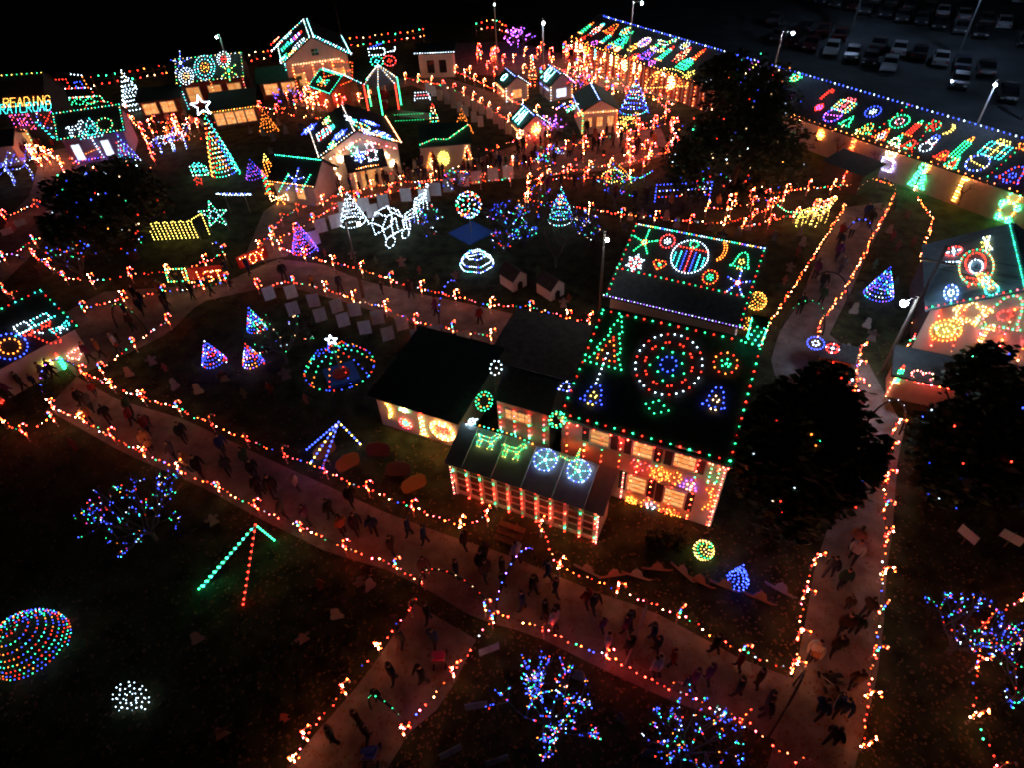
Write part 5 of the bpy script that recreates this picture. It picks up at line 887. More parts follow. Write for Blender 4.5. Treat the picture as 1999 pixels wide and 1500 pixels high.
# white light coach with horses
cc = P(765,468); o = thing('light_coach', 'glowing white light coach on the middle lawn', 'light figure', cc); ux = (P(815,430)-P(750,470)); ux.z = 0; ux.normalize(); uy = UZ.cross(ux)
def lit_part(nm, pts, closed=False, cols='C', k=1.4, step=.11, root=None, m=M_WHITEWIRE):
    mb, bl = MB(), MB(); mb.tube(pts+([pts[0]] if closed else []), .02, 4); w_ = sub(nm, mb, m, root, root.location)
    for p in along(pts, max(step, (root.location-CAM).length*.004), closed): bl.bulb(p+V((rng.uniform(-.03, .03),)*3), .034, cols[rng.randrange(len(cols))], KB*k*rng.uniform(.7, 1.2))
    sub('bulbs', bl, M_BULB, w_, root.location, stuff=True)
for sy in (-.75, .75):
    for sx, R_ in (((-.8, .48), (.9, .4)) if sy < 0 else ()): lit_part('wheel', [cc+ux*(sx+R_*math.cos(TAU*i/16))+uy*sy+UZ*(R_+R_*math.sin(TAU*i/16)) for i in range(16)], True, 'C', root=o)
    lit_part('side_panel', [cc+ux*a+uy*sy*.8+UZ*b for a, b in ((-1.1,.8),(-1.2,1.9),(-.6,2.5),(.6,2.5),(1.0,1.8),(.9,.8))], True, 'C', root=o); sy < 0 and lit_part('door_frame', [cc+ux*a+uy*sy*.81+UZ*b for a, b in ((-.3,.8),(-.3,2.0),(.3,2.0),(.3,.8))], True, 'C', root=o)
for a, b in ((-1.2, 1.9), (-.6, 2.5), (.6, 2.5), (1.0, 1.8)): lit_part('roof_bow', [cc+ux*a+uy*y_+UZ*b for y_ in (-.6, 0, .6)], False, 'C', root=o)
def light_horse3d(at, lab, ang, sc, cols='C', k=1.4, grp='light horses', name='light_horse'):
    b = P(*at); o = thing(name, lab, 'light figure', b, grp); dx = V((math.cos(ang), math.sin(ang), 0)); dy = UZ.cross(dx)
    def q(a, c, h): return b+dx*(a*sc)+dy*(c*sc)+UZ*(h*sc)
    lit_part('body', [q(-.8,0,1.1), q(-.5,.22,1.3), q(.4,.22,1.3), q(.7,0,1.35), q(.4,-.22,1.3), q(-.5,-.22,1.3)], True, cols, k, root=o); lit_part('belly', [q(-.7,0,.9), q(0,0,.75), q(.6,0,.95)], False, cols, k, root=o)
    lit_part('neck', [q(.6,0,1.2), q(.95,0,1.8), q(1.1,0,2.0), q(1.4,0,1.75), q(1.2,0,1.65), q(.8,0,1.1)], False, cols, k, root=o); lit_part('tail', [q(-.8,0,1.2), q(-1.05,0,1.0), q(-1.05,0,.6)], False, cols, k, root=o)
    for a, c in ((-.6,.2), (-.6,-.2), (.5,.2), (.5,-.2)): lit_part('leg', [q(a,c,1.0), q(a+.08,c,.5), q(a,c,0)], False, cols, k, root=o)
ha = math.atan2(ux.y, ux.x)
light_horse3d((806,440), 'white light horse nearest the glowing coach', ha+.1, .95); light_horse3d((824,412), 'white light horse leading the glowing coach', ha+.15, 1.0)
light_horse3d((1568,440), 'yellow light horse left of its partner on the cart lawn', .5, 1.0, 'YY', 1.2, 'yellow light horses'); light_horse3d((1598,436), 'yellow light horse right of its partner on the cart lawn', .5, 1.0, 'YYW', 1.2, 'yellow light horses')
light_horse3d((330,296), 'white light reindeer left below the orange cone tree', .3, 1.2, 'CCB', 1.3, 'white light reindeer', 'light_reindeer'); light_horse3d((352,290), 'white light reindeer right below the orange cone tree', .3, 1.2, 'CCB', 1.3, 'white light reindeer', 'light_reindeer')
light_horse3d((12,362), 'white and blue light reindeer at the left edge', .4, 1.5, 'BC', 1.1, 'white light reindeer', 'light_reindeer'); light_horse3d((48,352), 'blue light reindeer beside the one at the left edge', .4, 1.5, 'BCB', 1.1, 'white light reindeer', 'light_reindeer')
standing((825,196), [pg('C', (-.5,-.3),(.5,-.3),(.4,.3),(-.4,.3)), ln('K', (-.4,0),(.4,0)), ln('C', (-.5,-.3),(-.5,-.5)), ln('C', (.5,-.3),(.5,-.5))], 1.8, .6, 'light_cradle', 'small white and pink light cradle on the upper lawn')
standing((850,252), figure('GTO', 'R'), 1.7, 1.5, 'light_figure', 'green and red light figure on the upper lawn'); standing((842,276), bear('WR', 'R'), 1.2, .9, 'light_bear', 'small white and red light bear above the flat shed')
standing((535,360), candle('O', 'Y'), 2.6, 1.1, 'light_candle', 'slanting orange light candle left of the star cottage', k=1.8); standing((527,378), candle('RG', 'O'), 1.4, 1.6, 'light_candle', 'red and green light candle below the slanting one', k=1.4)
standing((606,396), candle('O', 'Y'), 1.0, 2.2, 'light_candle', 'bright orange light candle before the star cottage', k=2.4); standing((550,400), bow('W', 'O'), 1.6, .8, 'light_bow', 'glowing white light bow before the star cottage', k=2.4)
standing((1380,325), [pg('C', (-.4,0),(.4,0),(.35,.5),(-.35,.5)), ln('C', (-.45,-.15),(.45,-.15)), ln('C', (-.45,-.3),(.45,-.3))], 2.2, 1.2, 'light_cabin', 'white outlined light cabin on the dark lawn by the huge tree', k=1.2); standing((1380,336), [ln('W', (-.5,.2),(-.3,-.2),(-.1,.2),(.1,-.2),(.3,.2),(.5,-.2))], 2.0, .4, 'light_zigzag', 'warm zigzag lights under the white cabin', k=1.4)
standing((1326,330), [pg('TB', (-.4,-.5),(.4,-.5),(.3,.1),(-.3,.1)), pg('CY', (-.3,.1),(.3,.1),(0,.5))], .9, 2.0, 'light_tower', 'small teal and white light tower on the dark lawn', k=1.2)
standing((1200,362), [ci(.4, 'Y', -.1, .1, 14), ln('YG', (.2,-.4),(.5,.1),(.6,-.4))], 2.4, .6, 'light_snail', 'gold light curl at the cottage back lawn', k=1.3); standing((1235,355), [ln('TBG', (-.5,.4),(-.2,-.2),(.2,-.3),(.5,.1)), ln('O', (-.4,.5),(-.2,.1))], 3.4, .45, 'light_swan', 'teal and green light swan at the cottage back lawn', k=1.2)
standing((1210,253), horse('Y'), 2.2, .6, 'light_horse', 'gold light horse low behind the candle cottage', k=1.2); standing((1228,242), horse('YO'), 2.0, .6, 'light_horse', 'small gold light horse left of the island', k=1.2); standing((1296,205), [ci(.5, 'Y', n=16, a0=0, a1=math.pi), ci(.36, 'O', n=12, a0=0, a1=math.pi), ln('Y', (-.5,0),(.5,0))], 4.6, .8, 'light_arch', 'gold light arch beside the island', k=1.4)
standing((1330,395), [ln('B', (-.5,.4),(.5,.4)), ln('BC', (-.5,.1),(.5,.1)), ln('BR', (-.5,-.2),(.5,-.2)), ln('B', (-.5,.4),(-.5,-.4)), ln('B', (.5,.4),(.5,-.4))], 4.6, .4, 'light_fence', 'blue light lattice on the cottage back lawn', k=1.1, step=.3)
standing((1560,432), [ln('GW', (-.5,.5),(-.3,.1),(0,0),(.3,.1),(.5,.5))], 4.2, .35, 'light_sleigh', 'green and white light sleigh bowl behind the yellow horses', k=1.2); standing((395,345), gift('CG', 'T'), 1.7, .8, 'light_gift', 'white and green light gift left of the rainbow tree', k=1.4); standing((392,362), star('R'), .9, 1, 'light_star', 'small red light star below the white gift', k=.8)
standing((360,470), [ln('Y', (-.5+.14*i,-.4), (-.5+.14*i,.25), (-.43+.14*i,.25), (-.43+.14*i,-.4)) for i in range(6)]+[ln('Y', (.3,.3),(.5,.5),(.5,-.3))], 4.6, .5, 'light_manger', 'yellow light railing figure right of the big left tree', step=.14, k=1.2); standing((432,452), star('GC')+[ci(.15, 'TC', n=8)], 2.4, 1, 'light_star', 'large green and white light star above the junction', k=1.0, lift=.4)
standing((470,415), [ln('C', (-.5,.2),(-.2,0),(.2,-.1),(.5,-.1)), ln('CB', (-.45,.25),(.5,0))], 2.8, .25, 'light_bar', 'long white and blue light bar above the green star', k=1.5, lift=1.4); standing((1015,440), arms('BCG', 5), 1.8, 1, 'light_star', 'blue spark shaped light figure right of the light ball', k=.9)
standing((752,136), [ci(.24, 'TG', -.26, -.3, 12), ci(.24, 'KR', .22, -.3, 12), pg('C', (-.5,0),(.1,0),(.1,.3),(-.5,.3)), ln('C', (.1,.1),(.5,.15),(.5,.3)), ci(.08, 'T', -.26, -.3, 5), ci(.08, 'R', .22, -.3, 5), ln('B', (-.4,.35),(0,.5))], 3.4, .75, 'light_tractor', 'white light tractor with teal and red wheels above the figure booth', k=1.7, lift=.6, r=.048)
standing((168,215), [pg('R', (-.5,.2),(-.1,.2),(-.1,.5),(-.5,.5)), pg('RC', (-.45,-.1),(.35,-.1),(.35,.2),(-.45,.2)), ci(.1, 'G', -.3, -.25, 10), ci(.1, 'G', -.05, -.25, 10), ci(.1, 'G', .2, -.25, 10), ln('GW', (-.5,-.1),(.5,-.1),(.5,-.25)), pg('B', (.05,.2),(.2,.2),(.2,.4),(.05,.4)), ln('O', (.3,.2),(.28,.55)), ln('C', (.28,.6),(.05,.65))], 5.2, .65, 'light_locomotive', 'red and green light locomotive above the lilac house', k=1.2, step=.2, lift=.2, r=.048); standing((213,240), [ci(.5, 'GWR', n=20)], 3.6, .4, 'light_oval', 'green and white light oval beside the locomotive', step=.3, lift=1.0)
standing((122,222), figure('RO', 'G'), 2.6, 1.3, 'light_figure', 'red and green light figure between railroad house and locomotive', k=1.2); standing((1040,170), figure('OR', 'R'), 1.8, 1.6, 'light_figure', 'tall orange light figure in the rear yard', k=1.8); standing((1132,175), figure('WOR', 'W'), 3.4, 1.4, 'light_figure', 'bright white and orange light figure by the red boarded wall', k=2.0); standing((1102,160), bow('WK', 'R'), 2.6, .9, 'light_bow', 'pink and white light bow left of the bright figure', k=1.6)
standing((672,215), [pg('RO', (-.4,-.1),(.4,.1),(.5,.45),(-.3,.5)), ln('RO', (-.3,.2),(.4,.3)), ln('R', (-.1,-.1),(-.3,-.5)), ln('R', (-.3,-.2),(.1,-.5)), ln('RO', (-.4,-.35),(0,-.35))], 4.0, 1.3, 'light_chair', 'big red and orange light rocking chair below the teal roof', k=1.2, step=.18); standing((285,555), [ci(.0, 'Y', n=3)], .2, 1, 'marker_lamp', 'tiny yellow lamp at the junction')
standing((412,568), text('LIST', 'WO'), 2.9, .3, 'light_letters', 'white light letters LIST on the red board at the junction', step=.13, k=1.6, lift=.9); standing((362,570), [pg('YG', (-.5,-.4),(.4,-.4),(.5,.4),(-.4,.4))], 1.6, .8, 'gold_light_square', 'gold light frame left of the white letters', k=1.3, lift=.9)
o = thing('red_sign', 'long red board behind the white light letters', 'sign', P(408,562)); mb = MB(); q0 = P(372,568); q1 = P(446,560); dx = (q1-q0).normalized(); dn = dx.cross(UZ); mb.box((q0+q1)/2+UZ*1.35-dn*.12, ((q1-q0).length, .06, 1.0), (dx, dn, UZ)); sub('panel', mb, M_RED, o, o.location)
for t in (.15, .85): m2 = MB(); m2.box(q0.lerp(q1, t)+UZ*.42-dn*.12, (.08, .05, .84), (dx, dn, UZ)); sub('leg', m2, M_WOOD, o, o.location)
o = thing('red_sign', 'red board with the letters TOY at the cross walkway', 'sign', P(500,530)); q0 = P(472,536); q1 = P(528,512); dx = (q1-q0).normalized(); dn = dx.cross(UZ); mb = MB(); mb.box((q0+q1)/2+UZ*1.0, ((q1-q0).length, .06, 1.0), (dx, dn, UZ)); sub('panel', mb, M_RED, o, o.location)
for t in (.15, .85): m2 = MB(); m2.box(q0.lerp(q1, t)+UZ*.24, (.08, .05, .5), (dx, dn, UZ)); sub('leg', m2, M_WOOD, o, o.location)
s_ = Surf(q0+UZ*1.0+dn*.04, dx, UZ)
fig(s_, px(s_.pt((q1-q0).length*.5, 0)), text('TOY', 'WO'), 0, .36, 'light_letters', 'white light letters TOY on the red board at the cross walkway', None, wm=2.0, step=.1, k=1.8)
# figure booth: glazed gazebo with a red suited figure inside
gb_ = P(752,212); o = thing('glass_gazebo', 'glass gazebo with red and green lit posts on the upper lawn', 'gazebo', gb_); pts = [gb_+V((1.9*math.cos(TAU*i/6+.5), 1.9*math.sin(TAU*i/6+.5), 0)) for i in range(6)]
for i, p in enumerate(pts):
    mb, bl = MB(), MB(); mb.tube([p, p+UZ*3.0], .06, 5); w_ = sub('post', mb, M_TRIM, o, gb_)
    for j, q in enumerate(along([p+UZ*.1, p+UZ*3.0], .22)): bl.bulb(q+(p-gb_).normalized()*.1, .06, 'GR'[i % 2], KB*1.3)
    sub('bulbs', bl, M_BULB, w_, gb_, stuff=True)
    n_ = pts[(i+1) % 6]; mb = MB(); mb.slab([p+UZ*3.0, n_+UZ*3.0, gb_+UZ*4.6], ((n_-p).cross(gb_+UZ*1.6-p)).normalized(), .04); sub('roof_pane', mb, mat('roof_glass', (.3, .32, .4), .2, .1, 2), o, gb_)
    light_line([p+UZ*3.1, gb_+UZ*4.75], 'CW', .2, 'white light string on a gazebo roof rib', group='gazebo roof rib lights', k=1.3)
o = thing('suited_figure', 'life size figure in red suit with white trim inside the gazebo', 'figure', gb_); mb = MB(); mb.lathe(gb_, [(.3, 0), (.32, .9), (.5, 1.0), (.52, 1.5), (.38, 1.95), (.15, 2.1)], 10); sub('suit', mb, M_RED, o, gb_); mb = MB(); mb.lathe(gb_+UZ*2.05, [(.12, 0), (.2, .12), (.2, .25), (.1, .36)], 8); sub('head', mb, M_SKIN, o, gb_); mb = MB(); mb.lathe(gb_+UZ*1.0, [(.53, 0), (.54, .14)], 10); mb.lathe(gb_+UZ*2.36, [(.22, 0), (.22, .08)], 8); sub('white_trim', mb, M_TRIM, o, gb_); mb = MB(); mb.lathe(gb_+UZ*2.44, [(.2, 0), (.03, .4)], 8); sub('cap', mb, M_RED, o, gb_)
for sg in (-1, 1): mb = MB(); mb.tube([gb_+V((.45*sg, 0, 1.8)), gb_+V((.65*sg, -.2, 1.4)), gb_+V((.5*sg, -.45, 1.2))], .14, 6, r2=.1); sub('arm', mb, M_RED, o, gb_)
standing((805,235), [ln('G', (-.5,.5),(.5,.5)), ln('G', (-.5,-.5),(.5,-.5))], 3.6, .18, 'light_sign', 'dim green edged sign below the gazebo', k=.35, step=.3); o = thing('name_board', 'long pale board on the lawn below the gazebo', 'sign', P(805,233)); mb = MB(); q0 = P(778,230); q1 = P(838,236); dx = (q1-q0).normalized(); dn = dx.cross(UZ); mb.box((q0+q1)/2+UZ*.5-dn*.1, ((q1-q0).length, .05, .7), (dx, dn, UZ)); sub('panel', mb, M_BOARD, o, o.location)
for t in (.1, .9): m2 = MB(); m2.box(q0.lerp(q1, t)+UZ*.07-dn*.1, (.08, .05, .15), (dx, dn, UZ)); sub('leg', m2, M_WOOD, o, o.location)
# teal roofed open shelter beside the rocking chair
TS = house('shelter', 'small shelter with teal roof lights left of the glass gazebo', P(655,222), P(702,205)-P(655,222), 3.6, 3.6, 2.4, 3.6, 'y', M_REDW, M_ROOF, cat='shelter'); outline(TS['roof'], 'TG', .25, 'shelter roof', k=1.2); outline(TS['roof2'], 'CT', .15, 'shelter far slope', sides='tl', k=1.6); fig(TS['roof'], px(TS['roof'].pt(2, 1.1)), bow('TG', 'O'), 0, .8, 'light_bow', 'teal light bow on the shelter roof', None, wm=1.8, step=.16, k=1.3)

# ================================================================ arches over the walkways
for i, (a, b, h, cols, lab) in enumerate((((820,1150), (968,1215), 2.6, 'RW', 'dark hoop arch where the lower and south walkways meet'), ((1045,1095), (968,1205), 2.3, 'BV', 'blue lit hoop arch at the walkway junction below the porch'), ((858,640), (905,590), 2.6, 'B', 'blue lit hoop arch over the middle walkway'), ((15,585), (75,535), 2.6, 'VC', 'violet lit hoop arch over the left path'), ((230,640), (290,650), 2.2, 'YG', 'yellow and green hoop arch at the left junction'), ((1635,480), (1695,490), 2.4, 'B', 'blue lit hoop arch over the stable walkway'), ((1562,580), (1650,600), 2.4, '', 'dark hoop arch in the middle of the stable walkway'), ((1525,640), (1605,655), 2.4, 'G', 'green lit hoop arch at the foot of the stable walkway'), ((1660,395), (1745,410), 2.4, 'W', 'dim hoop arch at the head of the stable walkway'), ((425,520), (455,525), 2.2, 'BW', 'small blue and white hoop arch at the junction'), ((1548,1340), (1500,1440), 2.8, '', 'dark hoop arch at the foot of the east walkway'), ((795,1425), (725,1385), 2.0, 'G', 'thin dotted hoop arch over the south walkway'), ((1690,830), (1755,850), 2.2, 'C', 'thin wire arch over the road below the heart booth'), ((100,800), (165,735), 2.4, 'BV', 'violet lit hoop arch at the start of the lower walkway'))):
    A, B = P(*a), P(*b); o = thing('hoop_arch', lab, 'arch', A); n = 14; qq = [A.lerp(B, .5-.5*math.cos(math.pi*j/n))+UZ*(h*math.sin(math.pi*j/n)) for j in range(n+1)]; mb = MB(); mb.tube(qq, .045, 5); sub('hoop', mb, M_BLACK, o, A)
    if cols:
        bl = MB()
        for j, p in enumerate(along(qq, .42)): bl.bulb(p+UZ*.05, .03, cols[j % len(cols)], KB*(3.0 if cols[0] in 'BV' else .5)*rng.uniform(.3, 1.1))
        sub('bulbs', bl, M_BULB, o, A, stuff=True)
# ================================================================ lamp poles
def lamp(label, top, z, power, col, arm=None, wood=False, size=1.0):
    t = P(top[0], top[1], z); b = V((t.x, t.y, 0)); o = thing('lamp_pole', label, 'street lamp', b, 'lamp poles'); mb = MB(); mb.tube([b, b+UZ*(z*.5), b+UZ*(z+.1)], .12, 8, r2=.07); sub('pole', mb, M_WOODPOLE if wood else M_POLE, o, b)
    d = V((arm[0], arm[1], 0)).normalized() if arm else V((0, -1, 0)); mb = MB(); mb.tube([t-UZ*.1, t+d*.5+UZ*.12, t+d*.9], .035, 5); sub('arm', mb, M_POLE, o, b); e = t+d*.95
    mb = MB(); mb.lathe(e+UZ*.12, [(.12, 0), (.1, .08), (.05, .12)], 10); hd = sub('lamp_head', mb, M_POLE, o, b); bl = MB(); i0 = len(bl.v); bl.lathe(e-UZ*.1, [(a_*size, b_*size) for a_, b_ in ((.03, -.09), (.08, -.05), (.11, .02), (.08, .09), (.04, .12))], 10); g = tuple(c*power for c in col)
    for i in range(len(bl.v)): bl.c[i] = g
    sub('lit_globe', bl, M_BULB, hd, b)
lamp('lamp pole beside the white cone tree on the middle lawn', (674,432), 6.0, 260, (.75, .88, 1), (1, -.3), True); lamp('lamp pole between the middle lawn and the cottage', (1181,450), 6.2, 260, (.8, .9, 1), (0, -1), True)
lamp('lamp pole at the barn corner', (1792,580), 5.4, 420, (.6, .8, 1), (-1, -.4), True, 1.8)
lamp('green tinted lamp beyond the toy shop', (427,66), 7, 300, (.35, 1, .8)); lamp('cool lamp pole behind the rear thicket', (1060,38), 8, 700, (.75, .9, 1)); lamp('tall lamp pole at the parking lot end behind the stable', (1236,4), 9, 1300, (.7, .85, 1), (1, -.2)); lamp('twin beam lamp pole in the parking lot behind the huge tree', (1528,62), 8, 1300, (.45, .64, 1), (1, -.3)); lamp('parking lot lamp pole at the right beyond the stable', (1947,156), 8, 1200, (.45, .66, 1), (-.6, -.8)); lamp('parking lot lamp beyond the top edge, first', (1700,-70), 8, 1300, (.45, .64, 1)); lamp('parking lot lamp beyond the top edge, second', (1930,-40), 8, 1300, (.45, .64, 1)); lamp('parking lot lamp beyond the right edge', (2080,60), 8, 1300, (.45, .64, 1))
lamp('dim lamp at the top edge above the rear yard', (965,3), 8, 30, (.6, .8, .8))
o = thing('utility_pole', 'dark utility pole with cables leaning past the barn corner', 'pole', P(1757,668)); b = o.location.copy(); mb = MB(); mb.tube([b, b+UZ*6.8], .13, 8, r2=.09); sub('pole', mb, M_BLACK, o, b); mb = MB(); mb.box(b+UZ*5.8, (1.6, .1, .12), (E1, E2, UZ)); sub('crossarm', mb, M_WOODPOLE, o, b)
for i, (dz, sh) in enumerate(((5.9, -.7), (5.9, .7), (5.4, 0), (6.4, 0))):
    mb = MB(); p0 = b+UZ*dz+E1*sh; p1 = b+E1*22+E2*(2+i*.8)+UZ*(dz+.8); mb.tube([p0.lerp(p1, t/8)-UZ*(1.1*4*(t/8)*(1-t/8)) for t in range(9)], .018, 3); sub('cable', mb, M_BLACK, o, b)
o = thing('bare_pole', 'thin bare pole rising behind the tall gable house', 'pole', P(672,98)); b = o.location.copy(); mb = MB(); mb.tube([b, b+UZ*9], .1, 6, r2=.06); sub('pole', mb, M_WOODPOLE, o, b); mb = MB(); mb.lathe(b+UZ*9, [(.1, 0), (.02, .2)], 6); sub('cap', mb, M_BLACK, o, b)
o = thing('slanting_pole', 'pale leaning pole across the lower walkway', 'pole', P(1220,1300)); b = o.location.copy(); tpt = P(1265,1178, 2.6); mb = MB(); mb.tube([b, tpt], .06, 6, r2=.05); sub('pole', mb, M_POLE, o, b); mb = MB(); mb.lathe(tpt, [(.07, 0), (.02, .12)], 6); sub('cap', mb, M_RED, o, b)

# ================================================================ boards and plywood figures on the lawns
def board(at, label, grp, w_=.8, h_=1.05, ang=None):
    c = P(at[0], at[1], .75); b = V((c.x, c.y, 0)); o = thing('sign_board', label, 'sign', b, grp); a = (math.atan2(b.y, b.x)-math.pi/2+rng.uniform(-.25, .25)) if ang is None else ang
    dx = V((math.cos(a), math.sin(a), 0)); dn = dx.cross(UZ)
    for sg in (-1, 1): mb = MB(); mb.box(b+dx*(sg*w_*.253)+UZ*.8, (w_*.49, .03, h_), (dx, dn, UZ)); sub('panel', mb, M_BOARD, o, b)
    mb = MB(); mb.box(b+UZ*.6-dn*.035, (.06, .035, 1.2), (dx, dn, UZ)); sub('stake', mb, M_WOOD, o, b)
for i, at in enumerate(((525,573),(568,570),(572,603),(612,587),(625,615),(657,598),(670,625),(692,605),(712,640),(737,620),(757,652),(785,632),(814,656),(848,648),(905,660))): board(at, 'white two panel board on the board lawn, %s from its cross walkway end' % ordw(i+1), 'boards below the middle walkway')
for i, at in enumerate(((626,441),(612,465),(655,432),(672,407),(710,400),(727,412),(748,393),(792,381),(828,382),(850,370),(875,362),(905,352),(930,347),(962,341),(992,337))): board(at, 'white board below the chapel house forecourt, %s from the star cottage' % ordw(i+1), 'boards along the plaza', .95, 1.2)
for i, at in enumerate(((835,172),(846,178),(858,186),(872,193),(885,201),(897,209),(909,217),(925,228),(938,237))): board(at, 'white board in the lower row beside the upper walkway, %s from the shed end' % ordw(i+1), 'boards beside the upper walkway', .6, 1.15)
for i, at in enumerate(((868,174),(882,181),(898,189),(912,198),(926,206),(940,213),(955,221),(968,231),(979,241),(992,251))): board(at, 'white board in the upper row beside the upper walkway, %s from the shed end' % ordw(i+1), 'boards beside the upper walkway', .6, 1.15)
for at, lab in (((40,435), 'pale board low at the left edge, larger one'), ((103,415), 'pale board near the big left tree'), ((14,452), 'pale board cut by the left edge'), ((955,1270), 'bright white board below the junction'), ((930,1380), 'pale board lying beside the bare bulb tree'), ((880,1470), 'slanting pale board at the bottom edge'), ((970,1487), 'pale board at the bottom edge left of the bulb tree'), ((1975,1052), 'broken pale board at the right edge'), ((1890,1046), 'dim pale board left of the broken one'), ((1690,330), 'pale panel leaning at the stable path head')): board(at, lab, None, .85, .55)
CUT = {'snowman_cutout': [(-.28,0),(-.34,.2),(-.26,.42),(-.18,.5),(-.24,.66),(-.14,.84),(-.2,.86),(-.12,1.0),(.12,1.0),(.2,.86),(.14,.84),(.24,.66),(.18,.5),(.26,.42),(.34,.2),(.28,0)],
       'angel_cutout': [(-.3,0),(-.16,.5),(-.42,.72),(-.36,.5),(-.12,.68),(-.12,.86),(0,.98),(.12,.86),(.12,.68),(.36,.5),(.42,.72),(.16,.5),(.3,0)],
       'elf_cutout': [(-.22,0),(-.12,.08),(-.1,.38),(-.26,.5),(-.16,.66),(-.12,.82),(-.02,1.05),(.12,.82),(.16,.66),(.26,.44),(.1,.38),(.12,.08),(.24,0),(.02,.02),(0,.2),(-.02,.02)],
       'sled_cutout': [(-.6,.1),(-.5,0),(.55,0),(.7,.18),(.55,.12),(.3,.14),(.2,.5),(0,.62),(-.14,.4),(-.2,.14),(-.55,.16)],
       'panel_cutout': [(-.55,.1),(-.4,0),(.4,0),(.55,.1),(.6,.45),(.45,.62),(0,.7),(-.45,.6),(-.6,.4)]}
CUTM = {}
def cutout(kind, at, label, sc=1.0, col=(.35, .3, .28), lean=0.0, grp='plywood figures on the lawns'):
    b = P(*at); pl = CUT[kind]
    if kind not in CUTM:
        mb = MB(); mb.slab([V((x, 0, y)) for x, y in pl], V((0, -1, 0)), .03); pm = mb.mesh(kind, [M_CUT]); mb = MB(); mb.box(V((0, .05, .3)), (.05, .03, .75)); CUTM[kind] = (pm, mb.mesh('stake', [M_WOOD]))
    o = thing(kind, label, 'cutout', b, grp); o.rotation_euler = (lean, 0, math.atan2(b.y, b.x)-math.pi/2+rng.uniform(-.5, .5)); o.scale = (sc,)*3
    for nm, me in zip(('painted_panel', 'stake'), CUTM[kind]):
        c = bpy.data.objects.new(nm, me); scene.collection.objects.link(c); c.parent = o; c.color = (*col, 1)
CT = [('snowman_cutout', (.32,.3,.3), 'white snowman cutout'), ('angel_cutout', (.24,.22,.24), 'pale angel cutout'), ('elf_cutout', (.2,.07,.06), 'red elf cutout'), ('elf_cutout', (.07,.12,.07), 'green elf cutout')]
def scatter(where, pts, kinds=(0, 1, 2, 3), sc=1.1):
    for i, at in enumerate(pts):
        k, col, lk = CT[kinds[i % len(kinds)]]; cutout(k, at, '%s %s' % (lk, where), sc*rng.uniform(.65, .95), col)
scatter('on the board lawn', [(255,735),(300,712),(325,725),(385,728),(345,760),(440,745),(530,770),(480,780),(390,770),(560,740),(600,790)])
scatter('on the dark lawn', [(595,1255),(390,1255),(560,1410),(437,1440),(725,1152),(630,1152),(705,1145),(660,1210),(150,880),(420,1025)], (1, 0, 2)); scatter('beside the bottom bulb trees', [(1210,1410),(1262,1480),(1270,1470),(1130,1330)], (1, 0))
scatter('on the stable lawn', [(1735,455),(1770,425),(1750,490),(1705,525),(1665,612),(1700,665),(1740,470),(1745,560),(1690,640),(1650,690),(1780,480),(1720,410)]); scatter('on the lawn left of the stable walkway', [(1565,480),(1555,500),(1540,530),(1560,460),(1530,555),(1510,470)], (0, 2, 1))
scatter('on the cottage back lawn', [(1220,450),(1230,430),(1252,428),(1320,445),(1408,470),(1440,460),(1460,450),(1300,430),(1385,450)], (1, 0)); scatter('on the middle lawn', [(690,505),(636,500),(735,515),(785,520),(820,535),(855,555),(890,545),(935,530),(1050,540),(1100,600),(1110,590)], (1, 2, 3)); scatter('on the lawn below the snack booth', [(515,265),(535,275),(560,262),(590,255),(545,245),(530,300),(610,230),(490,260)], (0, 1))
for i, at in enumerate(((1240,1128),(1280,1115),(1330,1120),(1362,1138),(1412,1148),(1480,1172),(1520,1155),(1195,1128),(1145,1118))): cutout('sled_cutout', at, 'plywood sled rider on the lawn before the farmhouse, %s from the porch' % ordw((8, 7, 1, 2, 3, 4, 5, 6, 9)[i] if 0 else i+1), 1.1, (.4, .2, .16) if i % 2 else (.35, .3, .28))
for at, lab, col in (((738,892), 'painted red oval board on the yard by the shed', (.16, .07, .05)), ((778,930), 'painted grey board on the yard by the shed', (.12, .11, .11)), ((812,958), 'yellow oval board on the yard near the porch', (.3, .2, .07)), ((684,915), 'dim brown board beside the blue A frame', (.25, .15, .1)), ((640,890), 'orange bench board under the blue A frame', (.25, .12, .05))): cutout('panel_cutout', at, lab, 1.15, col, lean=-.5)

# fallen leaves over lawns and path edges
lm = MB(); rl = random.Random(5)
for i in range(14000):
    x, y = rl.uniform(-60, 2060), 260+1260*rl.random()**.8; p = P(x, y, .055); a = rl.uniform(0, TAU); s1 = rl.uniform(.04, .1); u1 = V((math.cos(a), math.sin(a), rl.uniform(-.3, .3))); v1 = V((-math.sin(a), math.cos(a), rl.uniform(-.3, .3))); lm.face([p-u1*s1, p-v1*s1*.6, p+u1*s1, p+v1*s1*.6])
tag(lm.build('fallen_leaves', mat('dry_leaves', (.17, .10, .05), .9, .5, 20)), 'dry leaves strewn over the lawns and path edges', 'leaves', kind='stuff')
